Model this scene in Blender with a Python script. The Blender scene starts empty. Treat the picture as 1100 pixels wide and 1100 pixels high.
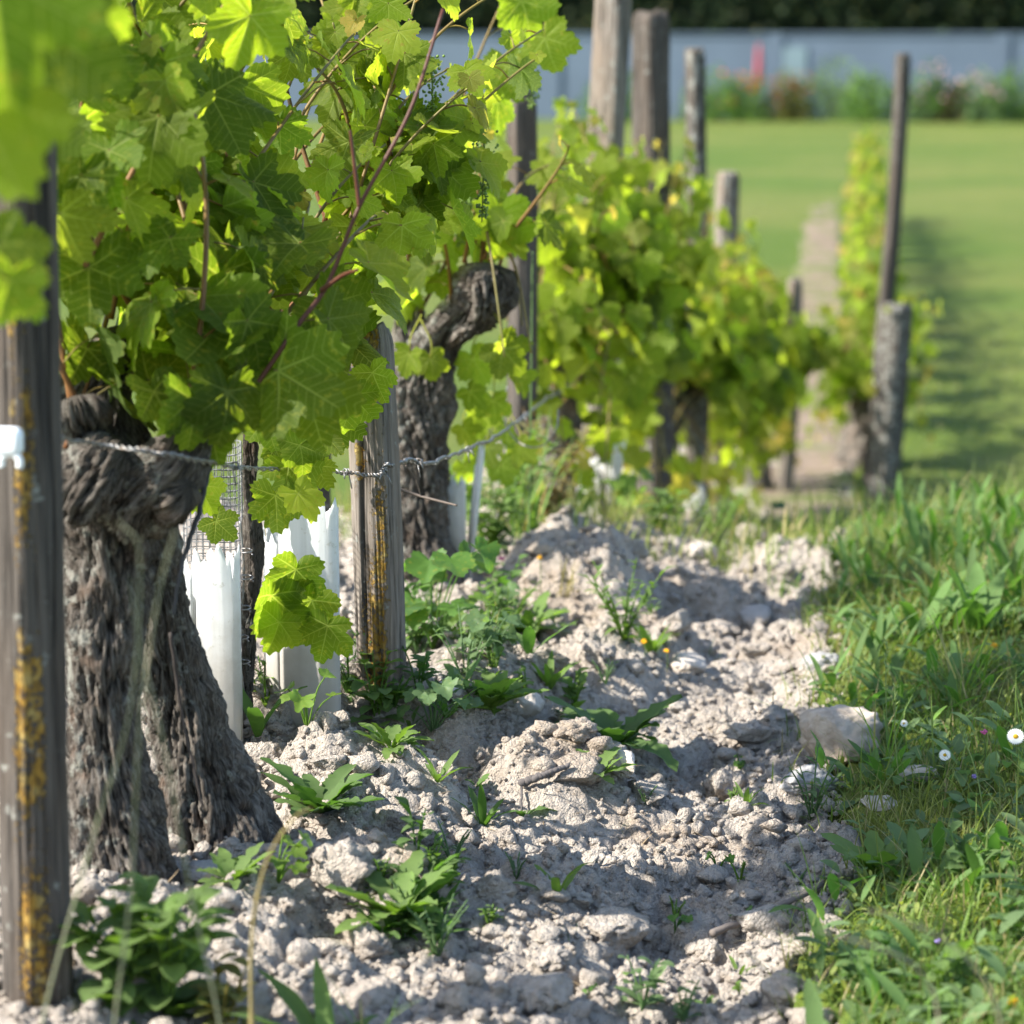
import bpy, math, random
import numpy as np
from mathutils import Vector, Matrix

scene = bpy.context.scene
COL = scene.collection
rng = np.random.default_rng(11)
random.seed(11)
R = math.radians

# ---------------------------------------------------------------- camera
CAM_Z = 1.1
FPX = 2754.0                      # focal length in pixels of the 1100 px photograph
PITCH = math.atan(490 / FPX)
YAW = math.atan(380 * math.cos(PITCH) / FPX)
cam_d = bpy.data.cameras.new('camera')
cam = bpy.data.objects.new('camera', cam_d)
COL.objects.link(cam)
cam.location = (0, 0, CAM_Z)
cam.rotation_euler = (math.pi / 2 - PITCH, 0, YAW)
cam_d.sensor_width = 36
cam_d.lens = 36 * FPX / 1100
cam_d.clip_start = 0.05
cam_d.clip_end = 1000
cam_d.dof.use_dof = True
cam_d.dof.focus_distance = 3.7
cam_d.dof.aperture_fstop = 4.0
scene.camera = cam

# ---------------------------------------------------------------- light
SUN_EL, SUN_AWAY = R(40), R(-24)   # sun on the left, a little beyond the scene
sd = Vector((-math.cos(SUN_AWAY) * math.cos(SUN_EL), math.sin(SUN_AWAY) * math.cos(SUN_EL), math.sin(SUN_EL)))
world = bpy.data.worlds.new("World")
scene.world = world
world.use_nodes = True
wn = world.node_tree
bg = wn.nodes['Background']
sky = wn.nodes.new('ShaderNodeTexSky')
sky.sky_type = 'NISHITA'
sky.sun_disc = False
sky.sun_elevation = SUN_EL
sky.sun_rotation = math.atan2(sd.x, sd.y)
sky.altitude = 50
wn.links.new(sky.outputs['Color'], bg.inputs['Color'])
bg.inputs['Strength'].default_value = 0.14
sun_d = bpy.data.lights.new('sun', 'SUN')
sun_d.energy = 4.7
sun_d.angle = R(0.53)
sun_d.color = (1.0, 0.955, 0.88)
sun = bpy.data.objects.new('sun', sun_d)
COL.objects.link(sun)
sun.rotation_euler = sd.to_track_quat('Z', 'Y').to_euler()
sun.location = (0, 0, 20)
scene.view_settings.view_transform = 'Standard'
scene.view_settings.look = 'None'
scene.view_settings.gamma = 1
scene.view_settings.exposure = 1.5
scene.cycles.max_bounces = 8
scene.cycles.diffuse_bounces = 4
scene.cycles.transmission_bounces = 6
scene.cycles.transparent_max_bounces = 8

CP, SP, CY, SY = math.cos(PITCH), math.sin(PITCH), math.cos(YAW), math.sin(YAW)
_F = np.array((-SY * CP, CY * CP, -SP)); _R = np.array((CY, SY, 0.0)); _U = np.cross(_R, _F)
def at(px, py, y):
    """World point seen at pixel (px, py) of the photograph, y metres down the row."""
    d = _F + _R * ((px - 550) / FPX) + _U * ((550 - py) / FPX)
    return np.array((0, 0, CAM_Z)) + d * (y / d[1])
def proj(p):
    v = np.asarray(p, float) - np.array((0, 0, CAM_Z)); w = v @ _F
    return 550 + FPX * (v @ _R) / w, 550 - FPX * (v @ _U) / w
def outside(*rects):
    """True for points whose view is not inside one of the gaps of the canopy."""
    def f(j):
        x, y = proj(j)
        return not any(a < x < c and b < y < d for a, b, c, d in rects)
    return f
def xat(px, y, py=500):
    return float(at(px, py, y)[0])

# ---------------------------------------------------------------- noise
def _h(ix, iy, iz, s):
    h = (ix.astype(np.uint32) * np.uint32(374761393) + iy.astype(np.uint32) * np.uint32(668265263)
         + iz.astype(np.uint32) * np.uint32(2147483647 - 1274126177 % 97) + np.uint32((s * 974711) & 0xffffffff))
    h = (h ^ (h >> np.uint32(13))) * np.uint32(1274126177)
    h = (h ^ (h >> np.uint32(15))) * np.uint32(2246822519)
    return h ^ (h >> np.uint32(16))
def noise(x, y, z=0.0, seed=0):
    """Gradient noise, about -1..1."""
    x, y, z = np.broadcast_arrays(np.asarray(x, float), np.asarray(y, float), np.asarray(z, float))
    fx, fy, fz = np.floor(x), np.floor(y), np.floor(z)
    ix, iy, iz = fx.astype(np.int64), fy.astype(np.int64), fz.astype(np.int64)
    dx, dy, dz = x - fx, y - fy, z - fz
    u, v, w = (t * t * t * (t * (t * 6 - 15) + 10) for t in (dx, dy, dz))
    out = 0
    for a in (0, 1):
        for b in (0, 1):
            for c in (0, 1):
                h = _h(ix + a, iy + b, iz + c, seed)
                gx = (h & np.uint32(255)).astype(float) / 127.5 - 1
                gy = ((h >> np.uint32(8)) & np.uint32(255)).astype(float) / 127.5 - 1
                gz = ((h >> np.uint32(16)) & np.uint32(255)).astype(float) / 127.5 - 1
                k = (u if a else 1 - u) * (v if b else 1 - v) * (w if c else 1 - w)
                out = out + k * (gx * (dx - a) + gy * (dy - b) + gz * (dz - c))
    return out * 1.5
def fbm(x, y, z=0.0, seed=0, octaves=4, gain=.5):
    s, a, f = 0, 1.0, 1.0
    for i in range(octaves):
        s = s + a * noise(x * f, y * f, np.asarray(z) * f, seed + i * 7)
        a *= gain; f *= 2.03
    return s
def worley(x, y, seed=0):
    """(nearest distance, second distance, cell random) of jittered 2-D cells."""
    x, y = np.asarray(x, float), np.asarray(y, float)
    ix, iy = np.floor(x).astype(np.int64), np.floor(y).astype(np.int64)
    d1 = np.full(x.shape, 9.0); d2 = d1.copy(); cr = np.zeros(x.shape)
    z = np.zeros_like(ix)
    for a in (-1, 0, 1):
        for b in (-1, 0, 1):
            h = _h(ix + a, iy + b, z, seed)
            px = ix + a + (h & np.uint32(1023)).astype(float) / 1023
            py = iy + b + ((h >> np.uint32(10)) & np.uint32(1023)).astype(float) / 1023
            d = np.hypot(x - px, y - py)
            r = ((h >> np.uint32(20)) & np.uint32(1023)).astype(float) / 1023
            nearer = d < d1
            d2 = np.where(nearer, d1, np.minimum(d2, d))
            cr = np.where(nearer, r, cr)
            d1 = np.where(nearer, d, d1)
    return d1, d2, cr
def smooth(t):
    t = np.clip(t, 0, 1)
    return t * t * (3 - 2 * t)

# ---------------------------------------------------------------- mesh building
class MB:
    """Collects vertices, quads and triangles with a colour and a leaf coordinate per vertex."""
    def __init__(s):
        s.V, s.Q, s.T, s.C, s.L, s.n = [], [], [], [], [], 0
    def add(s, V, Q=None, T=None, col=None, luv=None):
        V = np.asarray(V, float).reshape(-1, 3)
        n = len(V)
        if Q is not None and len(Q): s.Q.append(np.asarray(Q, np.int64).reshape(-1, 4) + s.n)
        if T is not None and len(T): s.T.append(np.asarray(T, np.int64).reshape(-1, 3) + s.n)
        c = np.zeros((n, 4)); c[:, 3] = 1
        if col is not None: c[:, :3] = np.asarray(col, float).reshape(-1, 3) if np.ndim(col) > 1 else col
        l = np.zeros((n, 3))
        if luv is not None: l[:] = luv
        s.V.append(V); s.C.append(c); s.L.append(l); s.n += n
        return s
    def mesh(s, name, mat, shade=True):
        me = bpy.data.meshes.new(name)
        V = np.concatenate(s.V)
        Q = np.concatenate(s.Q) if s.Q else np.zeros((0, 4), np.int64)
        T = np.concatenate(s.T) if s.T else np.zeros((0, 3), np.int64)
        nl = Q.size + T.size
        me.vertices.add(len(V)); me.vertices.foreach_set('co', V.astype(np.float32).ravel())
        me.loops.add(nl); me.loops.foreach_set('vertex_index', np.concatenate([Q.ravel(), T.ravel()]).astype(np.int32))
        me.polygons.add(len(Q) + len(T))
        starts = np.concatenate([np.arange(len(Q)) * 4, Q.size + np.arange(len(T)) * 3]).astype(np.int32)
        me.polygons.foreach_set('loop_start', starts)
        me.polygons.foreach_set('use_smooth', np.full(len(starts), bool(shade)))
        me.update(calc_edges=True)
        a = me.attributes.new('lcol', 'FLOAT_COLOR', 'POINT'); a.data.foreach_set('color', np.concatenate(s.C).astype(np.float32).ravel())
        a = me.attributes.new('luv', 'FLOAT_VECTOR', 'POINT'); a.data.foreach_set('vector', np.concatenate(s.L).astype(np.float32).ravel())
        me.validate()
        me.materials.append(mat)
        return me
    def build(s, name, mat, parent=None, shade=True):
        o = bpy.data.objects.new(name, s.mesh(name, mat, shade))
        COL.objects.link(o)
        if parent is not None: o.parent = parent
        return o

def tag(o, label=None, cat=None, group=None, kind=None):
    if label: o['label'] = label
    if cat: o['category'] = cat
    if group: o['group'] = group
    if kind: o['kind'] = kind
    return o
def thing(name, label, cat, loc=(0, 0, 0), group=None, rz=0):
    o = bpy.data.objects.new(name, None)
    o.empty_display_size = .1
    COL.objects.link(o)
    o.location = [float(v) for v in loc]; o.rotation_euler = (0, 0, rz)
    return tag(o, label, cat, group)
def copy_tree(o, loc=None, rz=None, sc=None, label=None, group=None):
    c = o.copy(); COL.objects.link(c)
    for ch in o.children:
        k = ch.copy(); COL.objects.link(k); k.parent = c
        for g in ch.children:
            q = g.copy(); COL.objects.link(q); q.parent = k
    if loc is not None: c.location = [float(v) for v in loc]
    if rz is not None: c.rotation_euler = (0, 0, rz)
    if sc is not None: c.scale = (sc,) * 3 if np.ndim(sc) == 0 else sc
    if label: c['label'] = label
    if group: c['group'] = group
    return c

def spline(P, n):
    """Catmull-Rom through rows of P, n samples, evenly in parameter."""
    P = np.asarray(P, float)
    if len(P) == 2:
        t = np.linspace(0, 1, n)[:, None]; return P[0] * (1 - t) + P[1] * t
    E = np.vstack([2 * P[0] - P[1], P, 2 * P[-1] - P[-2]])
    t = np.linspace(0, len(P) - 1 - 1e-9, n); i = t.astype(int); f = (t - i)[:, None]
    a, b, c, d = E[i], E[i + 1], E[i + 2], E[i + 3]
    return .5 * (2 * b + (c - a) * f + (2 * a - 5 * b + 4 * c - d) * f ** 2 + (3 * b - a - 3 * c + d) * f ** 3)
def frames(P):
    T = np.gradient(P, axis=0); T /= np.linalg.norm(T, axis=1)[:, None] + 1e-12
    ref = np.array((1.0, 0, 0)) if abs(T[0][0]) < .8 else np.array((0, 1.0, 0))
    A = np.zeros_like(P); a = ref - T[0] * ref.dot(T[0]); a /= np.linalg.norm(a); A[0] = a
    for i in range(1, len(P)):
        a = a - T[i] * a.dot(T[i]); a /= np.linalg.norm(a) + 1e-12; A[i] = a
    return T, A, np.cross(T, A)
def sweep(P, rad, n, prof=None, disp=None, cap=True):
    """Tube along P. rad: radius per point; prof(theta)->factor; disp(theta, s, xyz)->metres outward."""
    P = np.asarray(P, float); m = len(P)
    T, A, B = frames(P)
    th = np.arange(n) * 2 * math.pi / n
    f = prof(th) if prof else np.ones(n)
    s = np.concatenate([[0], np.cumsum(np.linalg.norm(np.diff(P, axis=0), axis=1))])
    D = A[:, None, :] * np.cos(th)[None, :, None] + B[:, None, :] * np.sin(th)[None, :, None]
    r = np.asarray(rad, float).reshape(-1, 1) * np.ones(m)[:, None] * f[None, :]
    V = P[:, None, :] + D * r[:, :, None]
    if disp is not None:
        d = disp(np.broadcast_to(th[None, :], (m, n)), np.broadcast_to(s[:, None], (m, n)), V)
        V = V + D * d[:, :, None]
    i = np.arange(m - 1)[:, None] * n; j = np.arange(n)[None, :]; k = (j + 1) % n
    Q = np.stack([i + j, i + k, i + n + k, i + n + j], -1).reshape(-1, 4)
    V = V.reshape(-1, 3)
    Ts = []
    if cap:
        c0, c1 = len(V), len(V) + 1
        V = np.vstack([V, P[0] - T[0] * 0, P[-1]])
        jj = np.arange(n); kk = (jj + 1) % n
        Ts = np.concatenate([np.stack([np.full(n, c0), kk, jj], -1), np.stack([np.full(n, c1), (m - 1) * n + jj, (m - 1) * n + kk], -1)])
    return V, Q, Ts
_ICO = {}
def ico(sub):
    if sub not in _ICO:
        import bmesh
        bm = bmesh.new(); bmesh.ops.create_icosphere(bm, subdivisions=sub, radius=1)
        bm.verts.ensure_lookup_table()
        _ICO[sub] = (np.array([v.co[:] for v in bm.verts]), np.array([[v.index for v in f.verts] for f in bm.faces]))
        bm.free()
    return _ICO[sub]

# ---------------------------------------------------------------- node materials
class NT:
    def __init__(s, name):
        s.m = bpy.data.materials.new(name); s.m.use_nodes = True
        s.t = s.m.node_tree; s.t.nodes.clear()
        s.out = s.t.nodes.new('ShaderNodeOutputMaterial')
    def n(s, typ, ins=None, **props):
        nd = s.t.nodes.new('ShaderNode' + typ)
        for k, v in props.items(): setattr(nd, k, v)
        for k, v in (ins or {}).items(): s.put(nd.inputs[k], v)
        return nd
    def put(s, sock, v):
        if isinstance(v, bpy.types.NodeSocket): s.t.links.new(v, sock)
        elif isinstance(v, bpy.types.Node): s.t.links.new(v.outputs[0], sock)
        else:
            if isinstance(v, (tuple, list)) and len(v) == 3 and sock.type == 'RGBA': v = (*v, 1)
            sock.default_value = v
    def math(s, op, a, b=0.0, c=None, clamp=False):
        nd = s.t.nodes.new('ShaderNodeMath'); nd.operation = op; nd.use_clamp = clamp
        s.put(nd.inputs[0], a); s.put(nd.inputs[1], b)
        if c is not None: s.put(nd.inputs[2], c)
        return nd.outputs[0]
    def mix(s, f, a, b, blend='MIX'):
        nd = s.t.nodes.new('ShaderNodeMix'); nd.data_type = 'RGBA'; nd.blend_type = blend
        s.put(nd.inputs[0], f); s.put(nd.inputs[6], a); s.put(nd.inputs[7], b)
        return nd.outputs[2]
    def step(s, v, lo, hi, a=0.0, b=1.0):
        nd = s.t.nodes.new('ShaderNodeMapRange'); nd.interpolation_type = 'SMOOTHSTEP'
        s.put(nd.inputs[0], v); s.put(nd.inputs[1], lo); s.put(nd.inputs[2], hi); s.put(nd.inputs[3], a); s.put(nd.inputs[4], b)
        return nd.outputs[0]
    def coord(s, scale=(1, 1, 1), out='Object'):
        c = s.n('TexCoord'); mp = s.n('Mapping', {'Vector': c.outputs[out], 'Scale': scale})
        return mp.outputs[0]
    def noise(s, vec, scale, detail=4.0, rough=.55, dist=0.0):
        return s.n('TexNoise', {'Vector': vec, 'Scale': scale, 'Detail': detail, 'Roughness': rough, 'Distortion': dist}).outputs['Fac']
    def ramp(s, f, stops):
        nd = s.n('ValToRGB', {'Fac': f}); e = nd.color_ramp.elements
        while len(e) < len(stops): e.new(.5)
        for el, (p, c) in zip(e, stops): el.position = p; el.color = (*c, 1)
        return nd.outputs[0]
    def bump(s, h, dist, strength=1.0, normal=None):
        ins = {'Height': h, 'Distance': dist, 'Strength': strength}
        if normal is not None: ins['Normal'] = normal
        return s.n('Bump', ins).outputs[0]
    def bsdf(s, col, rough=.8, normal=None, spec=.3, **kw):
        ins = {'Base Color': col, 'Roughness': rough, 'Specular IOR Level': spec}
        if normal is not None: ins['Normal'] = normal
        ins.update(kw)
        return s.n('BsdfPrincipled', ins).outputs[0]
    def done(s, sh):
        s.t.links.new(sh, s.out.inputs['Surface']); return s.m
# ================================================================ materials
def mat_leaf(name, veins=True, trans=.58, under=(.15, .20, .075), gloss=.13):
    t = NT(name)
    col = t.n('Attribute', attribute_name='lcol').outputs['Color']
    luv = t.n('Attribute', attribute_name='luv').outputs['Vector']
    sep = t.n('SeparateXYZ', {'Vector': luv})
    a, b, rnd = sep.outputs[0], sep.outputs[1], sep.outputs[2]
    oc = t.coord()
    blot = t.noise(oc, 55.0, 3.0)
    c = t.mix(t.step(blot, .35, .75, 0, .35), col, t.mix(1.0, col, (.62, .66, .55), 'MULTIPLY'))
    spot = t.noise(t.n('CombineXYZ', {'X': a, 'Y': b, 'Z': t.math('MULTIPLY', rnd, 3.7)}).outputs[0], 7.0, 3.0, .6)
    c = t.mix(t.step(spot, .66, .73, 0, .8), c, (.17, .10, .03))
    c = t.mix(t.step(spot, .58, .66, 0, .35), c, (.22, .22, .03))
    nrm = None; vein = 0.0
    if veins:
        w = t.math('MULTIPLY_ADD', a, -.018, .026)
        main = t.step(b, t.math('MULTIPLY', w, .35), w, 1, 0)
        ph = t.math('FRACT', t.math('MULTIPLY', t.math('SUBTRACT', a, t.math('MULTIPLY', b, .75)), 7.5))
        sec = t.step(t.math('ABSOLUTE', t.math('SUBTRACT', ph, .5)), .03, .10, 1, 0)
        vor = t.n('TexVoronoi', {'Vector': t.n('CombineXYZ', {'X': a, 'Y': b, 'Z': rnd}).outputs[0], 'Scale': 26.0}, feature='DISTANCE_TO_EDGE')
        ter = t.step(vor.outputs['Distance'], .02, .09, 1, 0)
        vein = t.math('MAXIMUM', main, t.math('MAXIMUM', t.math('MULTIPLY', sec, .55), t.math('MULTIPLY', ter, .18)))
        c = t.mix(t.math('MULTIPLY', vein, .75), c, t.mix(.55, col, (.34, .38, .12)))
        fine = t.noise(oc, 260.0, 2.0)
        nrm = t.bump(t.math('ADD', t.math('MULTIPLY', vein, -1.0), t.math('MULTIPLY', fine, .5)), .0012, .9)
    back = t.n('NewGeometry').outputs['Backfacing']
    cs = t.mix(back, c, t.mix(.50, c, under))
    rough = t.math('MULTIPLY_ADD', back, .25, .50)
    sh = t.bsdf(cs, rough, nrm, gloss)
    tc = t.mix(1.0, c, (3.6, 3.5, 1.45) if veins else (2.6, 2.8, 1.4), 'MULTIPLY')
    if veins: tc = t.mix(t.math('MULTIPLY', vein, .35), tc, t.mix(1.0, tc, (.45, .5, .4), 'MULTIPLY'))
    tr = t.n('BsdfTranslucent', {'Color': tc}).outputs[0]
    ms = t.n('MixShader', {0: trans, 1: sh, 2: tr}).outputs[0]
    return t.done(ms)

def mat_attr(name, rough=.7, trans=0.0, spec=.3, spots=None):
    t = NT(name)
    col = t.n('Attribute', attribute_name='lcol').outputs['Color']
    oc = t.coord()
    c = t.mix(t.step(t.noise(oc, 40.0, 4.0), .3, .7, 0, .5), col, t.mix(1.0, col, (.6, .6, .58), 'MULTIPLY'))
    sh = t.bsdf(c, rough, t.bump(t.noise(oc, 180.0, 3.0), .0008, .6), spec)
    if trans:
        tr = t.n('BsdfTranslucent', {'Color': t.mix(1.0, c, (1.9, 1.9, 1.2), 'MULTIPLY')}).outputs[0]
        sh = t.n('MixShader', {0: trans, 1: sh, 2: tr}).outputs[0]
    return t.done(sh)

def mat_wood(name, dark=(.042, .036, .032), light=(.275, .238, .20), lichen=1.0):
    """Weathered grey post; the attribute lcol.r says where orange lichen may grow, lcol.g grey lichen."""
    t = NT(name)
    at_ = t.n('SeparateColor', {'Color': t.n('Attribute', attribute_name='lcol').outputs['Color']})
    g = t.coord((1, 1, .045)); o = t.coord()
    grain = t.noise(g, 110.0, 6.0, .65)
    grain2 = t.noise(t.coord((1, 1, .02)), 320.0, 3.0, .6)
    f = t.math('ADD', t.math('MULTIPLY', grain, .7), t.math('MULTIPLY', grain2, .35))
    c = t.ramp(f, [(.28, dark), (.5, tuple(.45 * a + .55 * b for a, b in zip(dark, light))), (.75, light)])
    warm = t.step(t.noise(t.coord((1, 1, .3)), 9.0, 4.0), .42, .66)
    c = t.mix(t.math('MULTIPLY', warm, .5), c, t.mix(1.0, c, (1.05, .86, .70), 'MULTIPLY'))
    crack = t.step(t.noise(t.coord((1, 1, .03)), 60.0, 3.0, .5), .36, .43, 1, 0)
    c = t.mix(t.math('MULTIPLY', crack, .8), c, (.03, .027, .025))
    big = t.noise(t.coord((1, 1, .55)), 34.0, 6.0, .75); fine = t.noise(o, 210.0, 5.0, .75)
    spk = t.noise(o, 120.0, 6.0, .75)
    lm = t.math('MULTIPLY', t.step(t.math('ADD', t.math('ADD', t.math('MULTIPLY', spk, .75), t.math('MULTIPLY', big, .45)), t.math('MULTIPLY', at_.outputs[0], .165)), .76, .83), lichen, clamp=True)
    lc = t.ramp(t.noise(o, 60.0, 4.0), [(.3, (.24, .12, .022)), (.5, (.33, .195, .04)), (.7, (.36, .27, .10))])
    c = t.mix(lm, c, lc)
    gm = t.step(t.math('ADD', t.noise(o, 45.0, 5.0, .7), t.math('MULTIPLY', at_.outputs[1], .35)), .64, .74)
    c = t.mix(t.math('MULTIPLY', gm, .8), c, (.27, .275, .245))
    h = t.math('ADD', t.math('MULTIPLY', f, 1.0), t.math('SUBTRACT', t.math('MULTIPLY', lm, t.math('MULTIPLY_ADD', fine, .9, .1)), t.math('MULTIPLY', crack, .8)))
    return t.done(t.bsdf(c, .9, t.bump(h, .004, .9), .15))

def mat_bark(name):
    t = NT(name)
    at_ = t.n('SeparateColor', {'Color': t.n('Attribute', attribute_name='lcol').outputs['Color']})
    uv = t.n('Attribute', attribute_name='luv').outputs['Vector']          # around, along (stretched), height of relief
    relief = at_.outputs[2]
    o = t.coord(); st = t.n('Mapping', {'Vector': uv, 'Scale': (1, .28, 1)}).outputs[0]
    fib = t.noise(st, 130.0, 6.0, .68, .5)
    big = t.noise(o, 16.0, 4.0)
    c = t.ramp(t.math('ADD', t.math('MULTIPLY', fib, .75), t.math('MULTIPLY', big, .25)), [(.34, (.020, .016, .013)), (.48, (.112, .094, .078)), (.66, (.32, .29, .25))])
    c = t.mix(t.step(relief, .25, .75, .92, 0), c, (.022, .018, .016))
    red = t.step(t.noise(o, 21.0, 3.0), .55, .7)
    c = t.mix(t.math('MULTIPLY', red, .35), c, t.mix(1.0, c, (1.25, .85, .62), 'MULTIPLY'))
    lm = t.step(t.math('ADD', t.math('MULTIPLY', t.noise(o, 30.0, 5.0, .7), .8), t.math('MULTIPLY', at_.outputs[0], .35)), .66, .73)
    c = t.mix(lm, c, t.ramp(t.noise(o, 70.0, 3.0), [(.35, (.33, .15, .015)), (.65, (.50, .33, .05))]))
    gm = t.step(t.math('ADD', t.noise(o, 38.0, 5.0, .72), t.math('MULTIPLY', at_.outputs[1], .3)), .60, .72)
    c = t.mix(t.math('MULTIPLY', gm, .75), c, (.36, .36, .31))
    h = t.math('ADD', fib, t.math('MULTIPLY', t.noise(o, 210.0, 4.0, .7), .5))
    return t.done(t.bsdf(c, .92, t.bump(h, .008, 1.0), .12))

def mat_soil(name):
    t = NT(name)
    o = t.coord()
    at_ = t.n('SeparateColor', {'Color': t.n('Attribute', attribute_name='lcol').outputs['Color']})
    n1 = t.noise(o, 7.0, 5.0); n2 = t.noise(o, 60.0, 6.0, .7); n3 = t.noise(o, 420.0, 4.0, .7)
    c = t.ramp(t.math('ADD', t.math('MULTIPLY', n1, .4), t.math('MULTIPLY', n2, .6)), [(.30, (.33, .275, .225)), (.50, (.52, .455, .385)), (.72, (.64, .575, .495))])
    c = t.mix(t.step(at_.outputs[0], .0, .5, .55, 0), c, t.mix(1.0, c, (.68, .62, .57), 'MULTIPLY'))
    n4 = t.noise(o, 2.6, 5.0, .65)
    c = t.mix(t.step(n4, .50, .68, 0, .7), c, t.mix(1.0, c, (.80, .72, .64), 'MULTIPLY'))
    c = t.mix(t.step(n2, .30, .42, .5, 0), c, (.30, .235, .18))
    sp = t.n('TexVoronoi', {'Vector': o, 'Scale': 210.0})
    c = t.mix(t.step(sp.outputs['Distance'], .12, .3, .35, 0), c, (.66, .62, .57))
    c = t.mix(t.step(t.noise(o, 130.0, 3.0), .66, .72, 0, .6), c, (.17, .13, .10))
    v2 = t.n('TexVoronoi', {'Vector': o, 'Scale': 95.0}); v3 = t.n('TexVoronoi', {'Vector': o, 'Scale': 260.0})
    h = t.math('ADD', t.math('MULTIPLY', v2.outputs['Distance'], -.9), t.math('ADD', t.math('MULTIPLY', v3.outputs['Distance'], -.5), t.math('MULTIPLY', n3, .7)))
    return t.done(t.bsdf(c, .95, t.bump(h, .011, 1.0), .1))

def mat_stone(name, lo, hi):
    t = NT(name)
    o = t.coord()
    n = t.noise(o, 22.0, 6.0, .65)
    c = t.ramp(n, [(.3, lo), (.7, hi)])
    c = t.mix(t.step(t.noise(o, 11.0, 4.0), .58, .70, 0, .55), c, (.42, .30, .19))
    h = t.math('ADD', t.noise(o, 90.0, 5.0, .7), t.math('MULTIPLY', t.n('TexVoronoi', {'Vector': o, 'Scale': 60.0}).outputs['Distance'], .6))
    return t.done(t.bsdf(c, .9, t.bump(h, .004, .8), .15))

def mat_lawn(name):
    t = NT(name)
    o = t.coord()
    n1 = t.noise(o, .22, 6.0, .62); n2 = t.noise(o, 2.2, 6.0, .7); n3 = t.noise(o, 70.0, 4.0, .7)
    c = t.ramp(n1, [(.40, (.092, .138, .020)), (.60, (.155, .168, .038))])
    c = t.mix(t.step(n2, .4, .7, 0, .6), c, (.084, .142, .018))
    c = t.mix(t.step(n2, .38, .28, 0, .35), c, (.16, .15, .065))
    c = t.mix(t.step(n3, .3, .7, .55, 0), c, t.mix(1.0, c, (.5, .55, .45), 'MULTIPLY'))
    return t.done(t.bsdf(c, .9, t.bump(t.math('ADD', n3, t.math('MULTIPLY', n2, .6)), .03, .7), .15))

def mat_dirt(name):
    t = NT(name)
    o = t.coord()
    c = t.ramp(t.noise(o, 6.0, 6.0, .65), [(.3, (.16, .118, .086)), (.7, (.26, .205, .155))])
    c = t.mix(t.step(t.noise(o, 2.3, 4.0), .48, .62, 0, .8), c, (.11, .14, .04))
    return t.done(t.bsdf(c, .95, t.bump(t.noise(o, 40.0, 5.0), .03, .8), .1))

def mat_plastic(name, col=(.80, .81, .80), trans=.38):
    t = NT(name)
    o = t.coord()
    st = t.coord((1, 1, .05))
    c = t.mix(t.step(t.noise(st, 60.0, 5.0), .42, .72, 0, .6), col, tuple(v * .74 for v in col))
    hz = t.coord((.001, .001, 1))
    dirt = t.step(t.math('ADD', t.math('MULTIPLY', t.noise(o, 18.0, 5.0, .7), .24), t.n('SeparateXYZ', {'Vector': t.coord()}).outputs[2]), .13, .36, .85, 0)
    c = t.mix(dirt, c, (.46, .42, .36))
    c = t.mix(t.step(t.noise(o, 75.0, 4.0, .7), .58, .72, 0, .55), c, (.45, .43, .36))
    sh = t.bsdf(c, .5, t.bump(t.noise(st, 90.0, 3.0), .002, .4), .4)
    tr = t.n('BsdfTranslucent', {'Color': c}).outputs[0]
    return t.done(t.n('MixShader', {0: trans, 1: sh, 2: tr}).outputs[0])

def mat_metal(name, col=(.23, .23, .23), rough=.5, metallic=.75):
    t = NT(name)
    o = t.coord()
    c = t.mix(t.step(t.noise(o, 120.0, 4.0), .45, .65, 0, .7), col, (.20, .15, .11))
    return t.done(t.bsdf(c, rough, t.bump(t.noise(o, 500.0, 2.0), .0004, .5), .5, Metallic=metallic))

def mat_plain(name, col, rough=.7, scale=8.0, var=.3, bump=.003, spec=.3):
    t = NT(name)
    o = t.coord()
    c = t.mix(t.step(t.noise(o, scale, 5.0), .3, .7), tuple(v * (1 - var) for v in col), col)
    return t.done(t.bsdf(c, rough, t.bump(t.noise(o, scale * 6, 4.0), bump, .6), spec))

M = dict(
    leaf=mat_leaf('vine_leaf'), far_leaf=mat_leaf('far_leaf', veins=False), weed=mat_leaf('weed_leaf', veins=False, trans=.35, under=(.12, .17, .07), gloss=.2),
    grass=mat_attr('grass_blade', .55, .4, .35), stem=mat_attr('green_stem', .5, .1), wood=mat_wood('weathered_wood'), dark_shade_wood=mat_wood('dark_shaded_wood', (.018, .016, .015), (.125, .108, .092)),  # darker wood; shade on the posts' dark sides is worked into its colour
    bark=mat_bark('vine_bark'), soil=mat_soil('chalky_soil'), lawn=mat_lawn('lawn_grass'), dirt=mat_dirt('dry_dirt'),
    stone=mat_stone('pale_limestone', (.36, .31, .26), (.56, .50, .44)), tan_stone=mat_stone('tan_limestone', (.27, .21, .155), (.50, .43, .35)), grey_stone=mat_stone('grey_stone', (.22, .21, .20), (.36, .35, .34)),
    plastic=mat_plastic('white_plastic'), wire=mat_metal('galvanised_wire'), insulator=mat_plain('white_insulator', (.8, .82, .84), .35, 30, .06, .0005, .5),
    dry=mat_attr('dry_plant', .8, .15, .2), flower=mat_attr('petal', .6, .3, .2), net=mat_plain('grey_netting', (.22, .22, .22), .6, 50),
    wall=mat_plain('blue_grey_render', (.10, .134, .175), .9, .6, .14, .01), door=mat_plain('green_paint', (.15, .21, .23), .6, 2, .1),  # wall render is one even, fairly dark blue-grey
    red=mat_plain('red_cloth', (.36, .06, .07), .8, 5, .2), hedge=mat_leaf('hedge_leaf', veins=False, trans=.05, under=(.012, .022, .008), gloss=.05),
    pole=mat_plain('old_pole', (.26, .235, .21), .9, 14, .5, .01, .15),
)
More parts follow.
